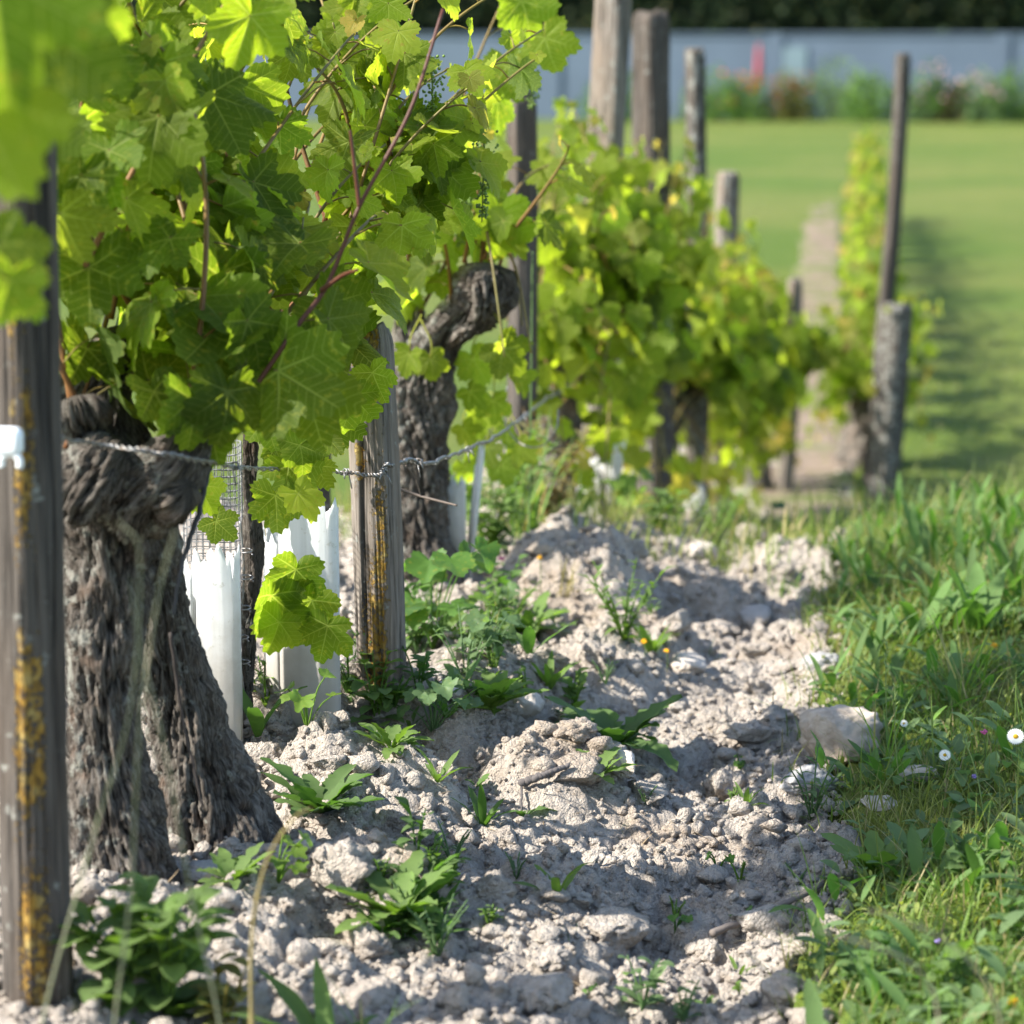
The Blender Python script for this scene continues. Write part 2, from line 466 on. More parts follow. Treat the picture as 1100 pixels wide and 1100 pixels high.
# ================================================================ the ground
def row_x(y): return -.955 + .058 * (np.asarray(y, float) - 3.0)
def verge_x(y): return -.012 + .065 * noise(np.asarray(y, float) * 2.3, 0.5, 0, 5) + .04 * noise(np.asarray(y, float) * 7.0, 3.5, 0, 6)
def base_z(x, y):
    x, y = np.asarray(x, float), np.asarray(y, float)
    z = -.68 * smooth((y - 5.5) / 3.9) - .0030 * np.clip(y - 10, 0, 75)
    z = z + .02 * noise(x * .5, y * .5, 0, 1) * smooth((y - 5) / 3) + .012 * noise(x * 1.9, y * 1.9, 0, 2)
    z = z + .05 * smooth((x - verge_x(y) - .02) / .25) * smooth((8 - y) / 2)
    return z
_mounds = [(625, 655, 5.0, .10, .17), (530, 790, 4.15, .055, .14), (655, 745, 4.45, .045, .13), (350, 845, 3.85, .05, .17),
           (690, 700, 4.75, .04, .12), (420, 1010, 3.15, .04, .12), (600, 860, 3.75, .035, .12), (400, 880, 3.5, .045, .15), (475, 815, 3.9, .05, .14), (760, 640, 5.2, .05, .15), (850, 610, 5.6, .05, .14)]
MOUNDS = [(xat(a, d, b), d, h * 1.35, r) for a, b, d, h, r in _mounds]
def soil_z(x, y, fine=True):
    x, y = np.asarray(x, float), np.asarray(y, float)
    z = base_z(x, y) - .0
    xr = row_x(y)
    z = z + .085 * np.exp(-((x - xr) / .27) ** 2) * (1 - smooth((y - 5.2) / 1.2)) - .045 * np.exp(-((x + .21) / .17) ** 2)
    lump = fbm(x * 3.1, y * 3.1, 0, 21, 3)
    z = z + .026 * lump
    for mx, my, h, r in MOUNDS:
        q = np.hypot(x - mx, (y - my) * .8) / r
        z = z + h * np.clip(1 - q * q, 0, 1) ** .8 * (1 + .35 * noise(x * 12, y * 12, 0, 3))
    if fine:
        wx = x + .018 * noise(x * 22, y * 22, 0, 31); wy = y + .018 * noise(x * 22, y * 22, 4, 32)
        am = .35 + .85 * smooth(noise(x * 2.6, y * 2.6, 0, 33) * .9 + .55)
        for c, a, sd_ in ((.115, .040, 41), (.055, .026, 42), (.026, .0165, 43), (.0125, .0095, 44)):
            d1, d2, cr = worley(wx / c, wy / c, sd_)
            z = z + am * a * (np.sqrt(np.clip(1.0 - (d1 * 1.25) ** 2, 0, 1)) * (.15 + .85 * cr ** 1.4) - .25)
        z = z + .007 * fbm(x * 38, y * 38, 0, 51, 3, .65)
    return z
def in_soil(x, y, m=0.0):
    return (x > -1.75 - m) & (x < verge_x(y) + m) & (y < 12.5 + m)
def ground_z(x, y):
    x, y = np.asarray(x, float), np.asarray(y, float)
    return np.where(in_soil(x, y), soil_z(x, y), base_z(x, y))
def ground_at(px, py):
    d = np.exp(np.linspace(math.log(2.2), math.log(85), 2600))
    v = _F + _R * ((px - 550) / FPX) + _U * ((550 - py) / FPX)
    P = v[None, :] * (d / v[1])[:, None] + np.array((0, 0, CAM_Z))
    h = ground_z(P[:, 0], P[:, 1])
    i = int(np.argmax(P[:, 2] < h))
    return np.array((P[i, 0], P[i, 1], h[i]))

def grid(xs, ys, zf, name, mat, cf=None):
    X, Y = np.meshgrid(xs, ys)
    Z = zf(X, Y)
    V = np.stack([X, Y, Z], -1).reshape(-1, 3)
    nx, ny = len(xs), len(ys)
    i = np.arange(ny - 1)[:, None] * nx; j = np.arange(nx - 1)[None, :]
    Q = np.stack([i + j, i + j + 1, i + nx + j + 1, i + nx + j], -1).reshape(-1, 4)
    b = MB().add(V, Q, col=cf(X, Y, Z).reshape(-1, 3) if cf else None)
    return b.build(name, mat)
def spread(a, b, n, p=1.6):
    return a + (b - a) * np.linspace(0, 1, n + 1)[1:] ** p

# lawn: one sheet from behind the camera to far beyond the wall, lowered under the tilled strip
xs = np.concatenate([-spread(2.2, 160, 40, 2.5)[::-1], np.arange(-2.2, 2.21, .055), spread(2.2, 160, 40, 2.5)])
ys = np.concatenate([-spread(1.5, 60, 14, 2)[::-1] + 0, np.arange(-1.5, 13, .07), spread(13, 360, 90, 2.2)])
def lawn_z(X, Y):
    z = base_z(X, Y)
    inside = smooth((X + 1.72) / .06) * smooth((verge_x(Y) - .015 - X) / .05) * smooth((12.45 - Y) / .2)
    return z - .30 * inside
tag(grid(xs, ys, lawn_z, 'lawn', M['lawn']), 'green lawn running from the verge back to the pale wall', 'lawn', kind='structure')

# tilled chalky strip under the row
xs = np.arange(-1.78, .12, .0053)
yl = [1.2]
while yl[-1] < 12.6: yl.append(yl[-1] + max(.0045, .00165 * yl[-1]) * (1 if yl[-1] > 2.6 else 4))
def strip_z(X, Y):
    z = soil_z(X, Y)
    out = 1 - smooth((X + 1.76) / .08) * smooth((verge_x(Y) + .03 - X) / .06) * smooth((12.5 - Y) / .15)
    return z - .16 * out
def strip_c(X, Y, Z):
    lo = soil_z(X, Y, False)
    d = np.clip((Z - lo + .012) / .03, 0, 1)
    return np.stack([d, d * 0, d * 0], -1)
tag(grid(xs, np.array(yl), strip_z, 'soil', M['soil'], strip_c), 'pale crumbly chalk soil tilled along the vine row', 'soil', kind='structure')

# bare strip of earth beside the farther row
def dirt_c(y): return -.02 - .0145 * (y - 10)
ys = np.concatenate([np.arange(9.5, 14, .12), np.arange(14, 38, .25)])
ts = np.linspace(-1, 1, 21)
Yd, Td = np.meshgrid(ys, ts, indexing='ij')
wd = (.23 + .08 * noise(Yd * 1.1, Td * .7, 0, 9)) * (.75 + .25 * smooth((34 - Yd) / 12)) * (1 + .3 * noise(Yd * .9, 2.2, 0, 19))
Xd = -.22 - .0125 * (Yd - 12) + Td * wd
Zd = base_z(Xd, Yd) + .012 - .05 * (np.abs(Td) > .99) + .008 * noise(Xd * 6, Yd * 6, 0, 8) - .05 * smooth(noise(Xd * 4, Yd * .9, 0, 18) * 1.2 + (Yd - 29) / 7) - .03 * smooth(np.abs(Td) * 1.6 - 1.0 + .9 * noise(Xd * 9, Yd * 2.2, 0, 17))
nn = len(ts); i = np.arange(len(ys) - 1)[:, None] * nn; j = np.arange(nn - 1)[None, :]
b = MB().add(np.stack([Xd, Yd, Zd], -1), np.stack([i + j, i + j + 1, i + nn + j + 1, i + nn + j], -1))
tag(b.build('dirt_path', M['dirt']), 'narrow bare dirt strip between the two vine rows', 'path', kind='structure')

# crumbs of soil lying loose on the strip (nobody could count them)
def scatter_rocks(n, lo, hi, xr, yr, sub, seed, flat=.75):
    g = np.random.default_rng(seed)
    V0, F0 = ico(sub)
    b = MB()
    x = g.uniform(*xr, n); y = yr[0] * (yr[1] / yr[0]) ** g.random(n)
    keep = (x < verge_x(y) + .03) & (x > -1.6)
    x, y = x[keep], y[keep]; n = len(x)
    s = lo * (hi / lo) ** (g.random(n) ** 2.2)
    z = soil_z(x, y)
    sc = s[:, None] * g.uniform(.65, 1.25, (n, 3)); sc[:, 2] *= flat
    off = g.uniform(0, 50, (n, 3))
    W = np.broadcast_to(V0[None], (n, len(V0), 3))
    q = W * 1.3 + off[:, None, :]
    rr = 1 + .42 * noise(q[..., 0], q[..., 1], q[..., 2], 77) + (.26 * noise(q[..., 0] * 2.7, q[..., 1] * 2.7, q[..., 2] * 2.7, 78) if sub > 1 else 0) + (.17 * noise(q[..., 0] * 6, q[..., 1] * 6, q[..., 2] * 6, 79) + .09 * noise(q[..., 0] * 13, q[..., 1] * 13, q[..., 2] * 13, 80) if sub > 2 else 0)
    P = W * rr[..., None]
    if sub > 1:                                                   # broken flat faces
        for k in range(6):
            nv = g.normal(size=(n, 3)); nv /= np.linalg.norm(nv, axis=1)[:, None]
            e = np.einsum('nvk,nk->nv', P, nv) - g.uniform(.45, .85, n)[:, None]
            P = P - np.clip(e, 0, None)[..., None] * nv[:, None, :] * .9
    P = P * sc[:, None, :]
    an = g.uniform(0, 6.28, n); c, si = np.cos(an)[:, None], np.sin(an)[:, None]
    P = np.stack([P[..., 0] * c - P[..., 1] * si, P[..., 0] * si + P[..., 1] * c, P[..., 2]], -1)
    P += np.stack([x, y, z + s * .22], -1)[:, None, :]
    F = (F0[None] + (np.arange(n) * len(V0))[:, None, None]).reshape(-1, 3)
    col = np.repeat(np.stack([np.full(n, .8), np.zeros(n), np.zeros(n)], -1), len(V0), 0)
    b.add(P, T=F, col=col)
    return b
rb = MB()
for args in ((19000, .0028, .010, (-1.3, .0), (2.5, 6.0), 1, 1), (2600, .009, .024, (-1.35, .0), (2.5, 7.5), 2, 2), (230, .022, .045, (-1.3, -.02), (2.6, 7.5), 4, 3)):
    q = scatter_rocks(*args)
    for V, T, C in zip(q.V, q.T, q.C): rb.add(V, T=T, col=C[:, :3])
tag(rb.build('soil_crumbs', M['soil']), 'loose crumbs and clods of chalk soil on the strip', 'soil crumbs', kind='stuff')

# ---------------------------------------------------------------- single stones
def stone(px, py, wpx, label, dims=(1, .8, .6), mat='stone', seed=0, rz=0.0, name='stone', up=.25):
    p = ground_at(px, py)
    s = wpx / 2 * p[1] / FPX
    V0, F0 = ico(5 if wpx > 40 else 4)
    q = V0 * 1.1 + seed * 7.3
    r = 1 + .30 * noise(q[:, 0], q[:, 1], q[:, 2], 91) + .10 * fbm(q[:, 0] * 3.5, q[:, 1] * 3.5, q[:, 2] * 3.5, 92, 3)
    # a few broken flat faces
    g = np.random.default_rng(seed)
    V = V0 * r[:, None]
    for k in range(7):
        n = g.normal(size=3); n /= np.linalg.norm(n); h = g.uniform(.62, .85)
        e = V @ n - h
        V = V - np.clip(e, 0, None)[:, None] * n * .85
    V = V * (1 + .035 * fbm(V[:, 0] * 6, V[:, 1] * 6, V[:, 2] * 6 + seed, 94, 4, .6))[:, None]
    V = V * np.array(dims) * s
    c, si = math.cos(rz), math.sin(rz)
    V = V @ np.array(((c, si, 0), (-si, c, 0), (0, 0, 1)))
    o = MB().add(V, T=F0, col=(.8, 0, 0)).build(name, M[mat])
    o.location = (p[0], p[1], p[2] + s * dims[2] * up)
    return tag(o, label, 'stone')
stone(905, 812, 95, 'big pale angular limestone against the grass edge, tan stained on top', (1.05, .8, .85), 'tan_stone', seed=1, rz=.3, up=.5)
stone(664, 828, 62, 'long rounded pale stone lying slanted on the furrow slope', (1.1, .5, .45), seed=2, rz=-.75, up=.5)
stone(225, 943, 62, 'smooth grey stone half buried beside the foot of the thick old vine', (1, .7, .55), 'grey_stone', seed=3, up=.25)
stone(395, 1082, 70, 'chunky white clod like stone in the bottom soil, darker hollow behind it', (1, .9, .75), 'soil', seed=4, up=.2)
stone(492, 1088, 40, 'pointed pale stone standing upright at the bottom edge of the soil', (.8, .8, 1.1), 'soil', seed=5, up=.4)
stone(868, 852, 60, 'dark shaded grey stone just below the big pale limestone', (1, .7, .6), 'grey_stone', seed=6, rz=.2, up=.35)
stone(945, 868, 42, 'whitish flat stone sunk in the grass edge', (1, .7, .5), seed=7, up=.3)
stone(985, 838, 46, 'low pale stone showing between the grass blades', (1, .7, .55), seed=8, up=.3)
stone(480, 748, 34, 'small cream stone on the crest of the soil bank', (1, .8, .7), seed=9, up=.5)
stone(565, 770, 40, 'smooth pinkish stone beside leafy weeds on the bank', (.9, .9, .9), seed=10, up=.4)
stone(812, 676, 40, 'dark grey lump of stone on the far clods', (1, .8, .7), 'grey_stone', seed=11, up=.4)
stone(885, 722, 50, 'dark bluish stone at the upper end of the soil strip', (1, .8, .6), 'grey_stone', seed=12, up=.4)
stone(350, 1022, 52, 'flat white slab of chalk near the bottom of the soil', (1.1, .8, .4), 'soil', seed=13, rz=.2, up=.25)
stone(742, 720, 42, 'round pale stone on the sunny side of the furrow', (1, .9, .7), seed=14, up=.4)
stone(755, 600, 36, 'white stone among the far weeds below the bushy vines', (1, .9, .7), seed=15, up=.5)
# ================================================================ posts
def post_mesh(height, w, seed, sunk=.15, n=96, step=.005, lean=(0, 0), ratio=1.0, lich=.5, taper=.92, top='cut', grey=.3, bend=.01, round_=5.0):
    g = np.random.default_rng(seed)
    m = max(12, int((height + sunk) / step))
    t = np.linspace(0, 1, m)
    z = -sunk + t * (height + sunk)
    P = np.stack([lean[0] * z + bend * np.sin(t * 3.1 + seed), lean[1] * z + bend * np.cos(t * 2.3 + seed), z], -1)
    def prof(th):
        c, s = np.abs(np.cos(th)), np.abs(np.sin(th)) * ratio
        return (c ** round_ + s ** round_) ** (-1 / round_)
    def disp(th, s, V):
        cx, cy = np.cos(th) * 3.2, np.sin(th) * 3.2
        d = .0035 * noise(cx * 1.1, cy * 1.1, s * 1.6, seed) + .0016 * noise(cx * 6, cy * 6, s * 4, seed + 1)
        ridge = 1 - np.abs(noise(cx * 2.6, cy * 2.6, s * 1.1, seed + 2)) * 5.5
        d -= .0052 * np.clip(ridge, 0, 1) ** 2
        ridge = 1 - np.abs(noise(cx * 6.5, cy * 6.5, s * 2.4, seed + 4)) * 4
        d -= .0022 * np.clip(ridge, 0, 1) ** 2
        d += .0012 * noise(cx * 14, cy * 14, s * 20, seed + 3)
        return d * (w / .09) ** .7
    rad = w / 2 * (1 + (taper - 1) * t)
    V, Q, T = sweep(P, rad, n, prof, disp)
    # weathered top: rounded and broken
    topz = height - (V[:, 2])
    hollow = .018 * noise(V[:, 0] * 45, V[:, 1] * 45, seed, 5)
    e = np.clip(1 - topz / .03, 0, 1)
    V[:, 2] += hollow * e
    ctr = np.array((lean[0] * height, lean[1] * height))
    V[:, :2] = V[:, :2] + (ctr - V[:, :2]) * (e ** 2 * .16)[:, None]
    # lichen on the faces turned to the sun's side
    ax = np.stack([lean[0] * V[:, 2], lean[1] * V[:, 2]], -1)
    rel = V[:, :2] - ax; rel /= np.linalg.norm(rel, axis=1)[:, None] + 1e-9
    face = rel @ np.array((-.62, -.78))
    patch = smooth((fbm(V[:, 0] * 14, V[:, 1] * 14, V[:, 2] * 5, seed + 9, 3) + .35) / .8)
    band = np.exp(-((face - .93) / .10) ** 2)
    lc = np.clip(band * (.35 + .65 * patch) * lich * 2, 0, 1.25)
    gc = np.clip(face * .5 + .2, 0, 1) * grey * 2
    return V, Q, T, np.stack([lc, gc, 0 * lc], -1)
def post(base, height, w, label, seed, rz=.7, mat='wood', name='wooden_post', parent=None, group='wooden posts of the vine rows', **kw):
    V, Q, T, C = post_mesh(height, w, seed, **kw)
    c, s = math.cos(rz), math.sin(rz)
    o = MB().add(V, Q, T, col=C).build(name, M[mat])
    o.location = [float(v) for v in base]
    return tag(o, label, 'post', group)
def rot_prof(o, a): o.rotation_euler = (0, 0, a)

GP = {}
def post_at(key, px, py, y=None):
    p = ground_at(px, py) if y is None else np.array((xat(px, y), y, float(ground_z(xat(px, y), y))))
    GP[key] = p
    return p

# lean is along the post's own axes before it is turned, so the square section is turned in its profile instead
def turned(rz):
    return rz
def make_post(key, px, py, y, topy, wpx, label, seed, turn=.78, lean_px=0.0, mat='wood', **kw):
    p = post_at(key, px, py, y)
    d = p[1]
    h = float(at(px, topy, d)[2] - p[2])
    w = wpx * d / FPX
    lean = (lean_px * d / FPX / h, 0.0)
    V, Q, T, C = post_mesh(h, w, seed, lean=(0, 0), **kw)
    c, s = math.cos(turn), math.sin(turn)
    # turn the section; lichen side was worked out in turned axes, so turn it back first
    X = V[:, 0] * c - V[:, 1] * s; Y = V[:, 0] * s + V[:, 1] * c
    V = np.stack([X + lean[0] * V[:, 2], Y, V[:, 2]], -1)
    rel = np.stack([X, Y], -1); rel /= np.linalg.norm(rel, axis=1)[:, None] + 1e-9
    sd_ = seed
    face = rel @ np.array((.05, -.9987))
    patch = smooth((fbm(V[:, 0] * 16, V[:, 1] * 16, V[:, 2] * 4, sd_ + 9, 3) + .55) / .8)
    lc = np.clip(np.clip((face - .70) / .25, 0, 1) * (.25 + .75 * patch) * kw.get('lich', .5) * 2, 0, 1.3)
    gc = np.clip(face * .5 + .3, 0, 1) * kw.get('grey', .3) * 2
    o = MB().add(V, Q, T, col=np.stack([lc, gc, 0 * lc], -1)).build('wooden_post', M[mat])
    o.location = [float(v) for v in p]
    tag(o, label, 'post', 'wooden posts of the vine rows')
    GP[key + '_h'] = h
    return o
make_post('near', 51, 1072, None, -20, 68, 'thick square post nearest the camera, holding the white wire insulator, orange lichen spots low down', 5, turn=.92, mat='dark_shade_wood', lean_px=-2, lich=.75, grey=.1, step=.004, n=128)
make_post('lichen', 404, 722, None, 352, 50, 'grey square post streaked with orange lichen between two white vine guards', 8, turn=1.31, lean_px=-6, lich=.85, grey=.08, step=.004, n=128)
make_post('dark', 556, 560, 6.0, 100, 29, 'dark shaded post behind the knobbly vine arm', 13, turn=.55, mat='dark_shade_wood', lean_px=4, lich=.1, grey=.05)
make_post('leaning', 634, 550, 6.9, -42, 36, 'pale grey post leaning to the right, just left of the flat topped post', 17, turn=1.25, lean_px=26, lich=.1, grey=.15, taper=.9)
make_post('flat', 702, 545, 7.8, 13, 33, 'flat topped post with grey lichen cap and black shaded side', 21, turn=.82, mat='dark_shade_wood', lean_px=-6, lich=.05, grey=.12, taper=1.0)
make_post('slim', 752, 545, 8.8, 52, 21, 'slim pole right of the flat topped post, dark below its pale tip', 25, turn=.8, mat='dark_shade_wood', lean_px=-13, lich=.05, grey=.3, taper=.85)
make_post('stub', 775, 545, 9.6, 186, 23, 'short grey post stub showing above the last bushy vine', 29, turn=.5, lean_px=2, lich=.0, grey=.3)
make_post('stake', 342, 690, 4.75, 462, 30, 'short dark brown stake hidden behind the broad white guard', 41, turn=.9, mat='dark_shade_wood', lich=.1, grey=.1)
make_post('inner', 845, 545, 10.6, 300, 15, 'thin dark stake at the far end of the near row', 31, turn=.5, lean_px=4, lich=.0, grey=.1)
make_post('thick', 944, 536, None, 326, 29, 'stout weathered post with a worn waist at the head of the far row', 33, turn=1.0, mat='dark_shade_wood', lean_px=12, lich=.05, grey=.3, taper=1.08)
make_post('tall', 940, 500, 10.7, 58, 15, 'tall thin crooked pole rising behind the stout post', 37, turn=.5, mat='dark_shade_wood', lean_px=14, lich=.0, grey=.2, bend=.03)

# ================================================================ vine wood
def trunk_piece(b, P, rad, seed, n=96, step=.005, twist=1.2, rough=1.0, lich=.2, grey=.42):
    P = np.asarray(P, float)
    L = np.linalg.norm(np.diff(P, axis=0), axis=1).sum()
    m = max(16, int(L / step))
    S = spline(P, m)
    u = np.linspace(0, len(rad) - 1, m)
    rr = np.interp(u, np.arange(len(rad)), rad)
    rr = np.convolve(np.pad(rr, 6, 'edge'), np.ones(13) / 13, 'valid')
    # round the ends
    e = np.minimum(np.arange(m), np.arange(m)[::-1]) * (L / m)
    rr = rr * np.sqrt(np.clip(1 - (1 - np.clip(e / .035, 0, 1)) ** 2, .02, 1))
    rmean = float(np.mean(rad))
    keepd = {}
    def disp(th, s, V):
        a = th + twist * s * 2
        k = 2.1
        cx, cy = np.cos(a) * k, np.sin(a) * k
        low = noise(cx * .55, cy * .55, s * 6, seed) * .30 + noise(cx * .9, cy * .9, s * 17, seed + 5) * .16
        # long strips of bark between splits
        wv = .35 * noise(cx * 1.5, cy * 1.5, s * 12, seed + 8)
        r1 = np.abs(noise(cx * 2.0 + wv, cy * 2.0, s * 13, seed + 1))
        r2 = np.abs(noise(cx * 4.4 + wv, cy * 4.4, s * 34, seed + 2))
        plates = np.clip(r1 * 5, 0, 1) ** .6
        strips = np.clip(r2 * 4, 0, 1) ** .7
        lift = noise(cx * 3, cy * 3, s * 26, seed + 3)
        d = rmean * (low + .26 * (plates - .8) + .14 * (strips - .7) + .07 * lift + .06 * noise(cx * 10, cy * 10, s * 75, seed + 4)) * rough
        keepd['relief'] = (plates * .6 + strips * .4)
        keepd['uv'] = np.stack([cx * .12, s * 1.0, cy * .12], -1)
        f = np.minimum(1, np.broadcast_to(rr[:, None], d.shape) / rmean)
        return d * f
    V, Q, T = sweep(S, rr, n, None, disp)
    rel = keepd['relief'].ravel(); rel = np.concatenate([rel, [.5, .5]])
    uv = keepd['uv'].reshape(-1, 3); uv = np.vstack([uv, uv[:1], uv[-1:]])
    patch = smooth((fbm(V[:, 0] * 12, V[:, 1] * 12, V[:, 2] * 12, seed + 11, 2)) / .6)
    side = np.clip((S[:, 0].mean() - V[:, 0]) / rmean * .4 + .5, 0, 1)
    b.add(V, Q, T, col=np.stack([patch * lich, side * grey, rel], -1), luv=uv)
    return b
# ================================================================ grape leaves
def leaf_template(n_out, rings, seed):
    """Unit leaf: stalk at the origin, tip at +y. Returns xy, luv(a, b), rim mask, quads, tris."""
    g = np.random.default_rng(seed)
    rays = np.radians([90, 90 - 52 + g.uniform(-5, 5), 90 + 52 + g.uniform(-5, 5), 90 - 112 + g.uniform(-6, 6), 90 + 112 + g.uniform(-6, 6)])
    L = np.array([1.0, .88 * g.uniform(.92, 1.06), .88 * g.uniform(.92, 1.06), .66 * g.uniform(.9, 1.1), .66 * g.uniform(.9, 1.1)])
    sin_ = g.uniform(.64, .82)                                    # how deep the bays between lobes are
    th = np.radians(90) + np.linspace(-math.pi, math.pi, n_out, endpoint=False) + 1e-4
    dif = (th[:, None] - rays[None] + math.pi) % (2 * math.pi) - math.pi
    k = np.argmin(np.abs(dif), 1)
    da = np.abs(dif[np.arange(n_out), k])
    half = np.where(k == 0, .45, np.where(k < 3, .5, .55))
    q = np.clip(da / half, 0, 1.5)
    r = L[k] * (1 - (1 - sin_) * np.clip(q, 0, 1) ** 1.25)
    # open notch at the stalk
    back = np.abs((th - np.radians(-90) + math.pi) % (2 * math.pi) - math.pi)
    r = r * (.30 + .70 * smooth(back / .62))
    saw = (np.arange(n_out) % 2) if n_out < 60 else np.array([0, .75, 1.0, .35])[np.arange(n_out) % 4]
    amp = (.085 if n_out < 60 else .10) * g.uniform(.8, 1.2)
    r = r * (1 + amp * (saw - .5) * smooth(back / .7) * (1 + .5 * g.uniform(-1, 1, n_out)))
    fr = np.array(rings)
    RR = r[None, :] * fr[:, None]
    x, y = RR * np.cos(th), RR * np.sin(th)
    a, bb = RR * np.cos(da)[None, :], RR * np.sin(da)[None, :]
    X = np.concatenate([[0], x.ravel()]); Y = np.concatenate([[0], y.ravel()])
    A = np.concatenate([[0], a.ravel()]); Bc = np.concatenate([[0], bb.ravel()])
    rim = np.concatenate([[0], np.repeat(fr, n_out)])
    j = np.arange(n_out); kx = (j + 1) % n_out
    T = np.stack([np.zeros(n_out, int), 1 + j, 1 + kx], -1)
    i = np.arange(len(fr) - 1)[:, None] * n_out + 1
    Q = np.stack([i + j, i + n_out + j, i + n_out + kx, i + kx], -1).reshape(-1, 4)
    TH = np.concatenate([[0], np.tile(th, len(fr))])
    return dict(X=X, Y=Y, A=A, B=Bc, rim=rim, T=T, Q=Q, TH=TH)
LEAF_HI = [leaf_template(112, (.22, .45, .68, .86, 1.0), s) for s in range(6)]
LEAF_MID = [leaf_template(44, (.35, .72, 1.0), s + 20) for s in range(4)]
LEAF_LO = [leaf_template(22, (.55, 1.0), s + 40) for s in range(3)]

def add_leaves(b, pos, tip, nrm, size, col, temps, g, curl=1.0):
    """Many leaves at once. pos: stalk joint, tip: direction of the point, nrm: upper side."""
    pos, tip, nrm, size, col = (np.asarray(v, float) for v in (pos, tip, nrm, size, col))
    tip = tip / np.linalg.norm(tip, axis=1)[:, None]
    nrm = nrm - tip * (nrm * tip).sum(1)[:, None]
    nrm = nrm / (np.linalg.norm(nrm, axis=1)[:, None] + 1e-9)
    sd_ = np.cross(tip, nrm)
    which = g.integers(0, len(temps), len(pos))
    for k, t in enumerate(temps):
        m = np.where(which == k)[0]
        if not len(m): continue
        K = len(m); X, Y = t['X'][None], t['Y'][None]
        rr = np.hypot(X, Y)
        bend = g.normal(-.22, .22, (K, 1)) * curl; cup = g.normal(.12, .28, (K, 1)) * curl; fold = g.uniform(-.05, .38, (K, 1)) * curl
        ph = g.uniform(0, 6.28, (K, 1)); ph2 = g.uniform(0, 6.28, (K, 1)); wa = g.uniform(.03, .085, (K, 1)) * curl
        tw = g.normal(0, .18, (K, 1)) * curl
        Z = bend * Y * np.abs(Y) + cup * X * X + fold * np.abs(X) * .6 + tw * X * Y
        Z = Z + wa * t['rim'][None] ** 2 * (np.sin(t['TH'][None] * 3 + ph) + .5 * np.sin(t['TH'][None] * 7 + ph2))
        Z = Z - .020 * np.exp(-(t['B'][None] / .03) ** 2) * np.clip(1.1 - t['A'][None], 0, 1)
        bl = np.cos((t['A'][None] - .75 * t['B'][None]) * 7.5 * 2 * math.pi)
        Z = Z - .006 * bl * np.clip(t['rim'][None] * 3, 0, 1)
        s = size[m][:, None]
        # sheet keeps its area roughly when bent
        sh = 1 / np.sqrt(1 + (2 * bend * Y) ** 2 * .5)
        P = (pos[m][:, None, :] + sd_[m][:, None, :] * (X * s)[..., None] + tip[m][:, None, :] * (Y * s * sh)[..., None] + nrm[m][:, None, :] * (Z * s)[..., None])
        n = len(t['X'])
        off = (np.arange(K) * n)[:, None, None]
        c = np.repeat(col[m], n, 0)
        edge = np.tile(t['rim'], K)
        luv = np.stack([np.tile(t['A'], K), np.tile(t['B'], K), np.repeat(g.uniform(0, 20, K), n)], -1)
        b.add(P, (t['Q'][None] + off), (t['T'][None] + off), col=c, luv=luv)

def thin_tube(b, P, r0, r1, col, n=5, m=None):
    P = np.asarray(P, float)
    S = spline(P, m or max(4, len(P) * 3))
    V, Q, T = sweep(S, np.linspace(r0, r1, len(S)), n)
    b.add(V, Q, T, col=col)

OLD, MIDC, YOUNG, BRONZE = np.array((.068, .110, .010)), np.array((.120, .165, .013)), np.array((.175, .215, .027)), np.array((.25, .185, .055))
def leaf_colour(age, g):
    """age 0 old .. 1 tip of the shoot"""
    v = age + g.normal(0, .19)
    if v < .5: c = OLD + (MIDC - OLD) * np.clip(v / .5, 0, 1)
    elif v < .85: c = MIDC + (YOUNG - MIDC) * (v - .5) / .35
    else: c = YOUNG + (BRONZE - YOUNG) * np.clip((v - .85) / .25, 0, 1)
    return c * g.uniform(.65, 1.2)

def shoot(g, start, end, sag=.05, n=9):
    a, e = np.asarray(start, float), np.asarray(end, float)
    t = np.linspace(0, 1, n)[:, None]
    mid = (a + e) / 2 + np.array((g.normal(0, .05), g.normal(0, .05), sag + g.uniform(0, .08)))
    return (1 - t) ** 2 * a + 2 * t * (1 - t) * mid + t * t * e

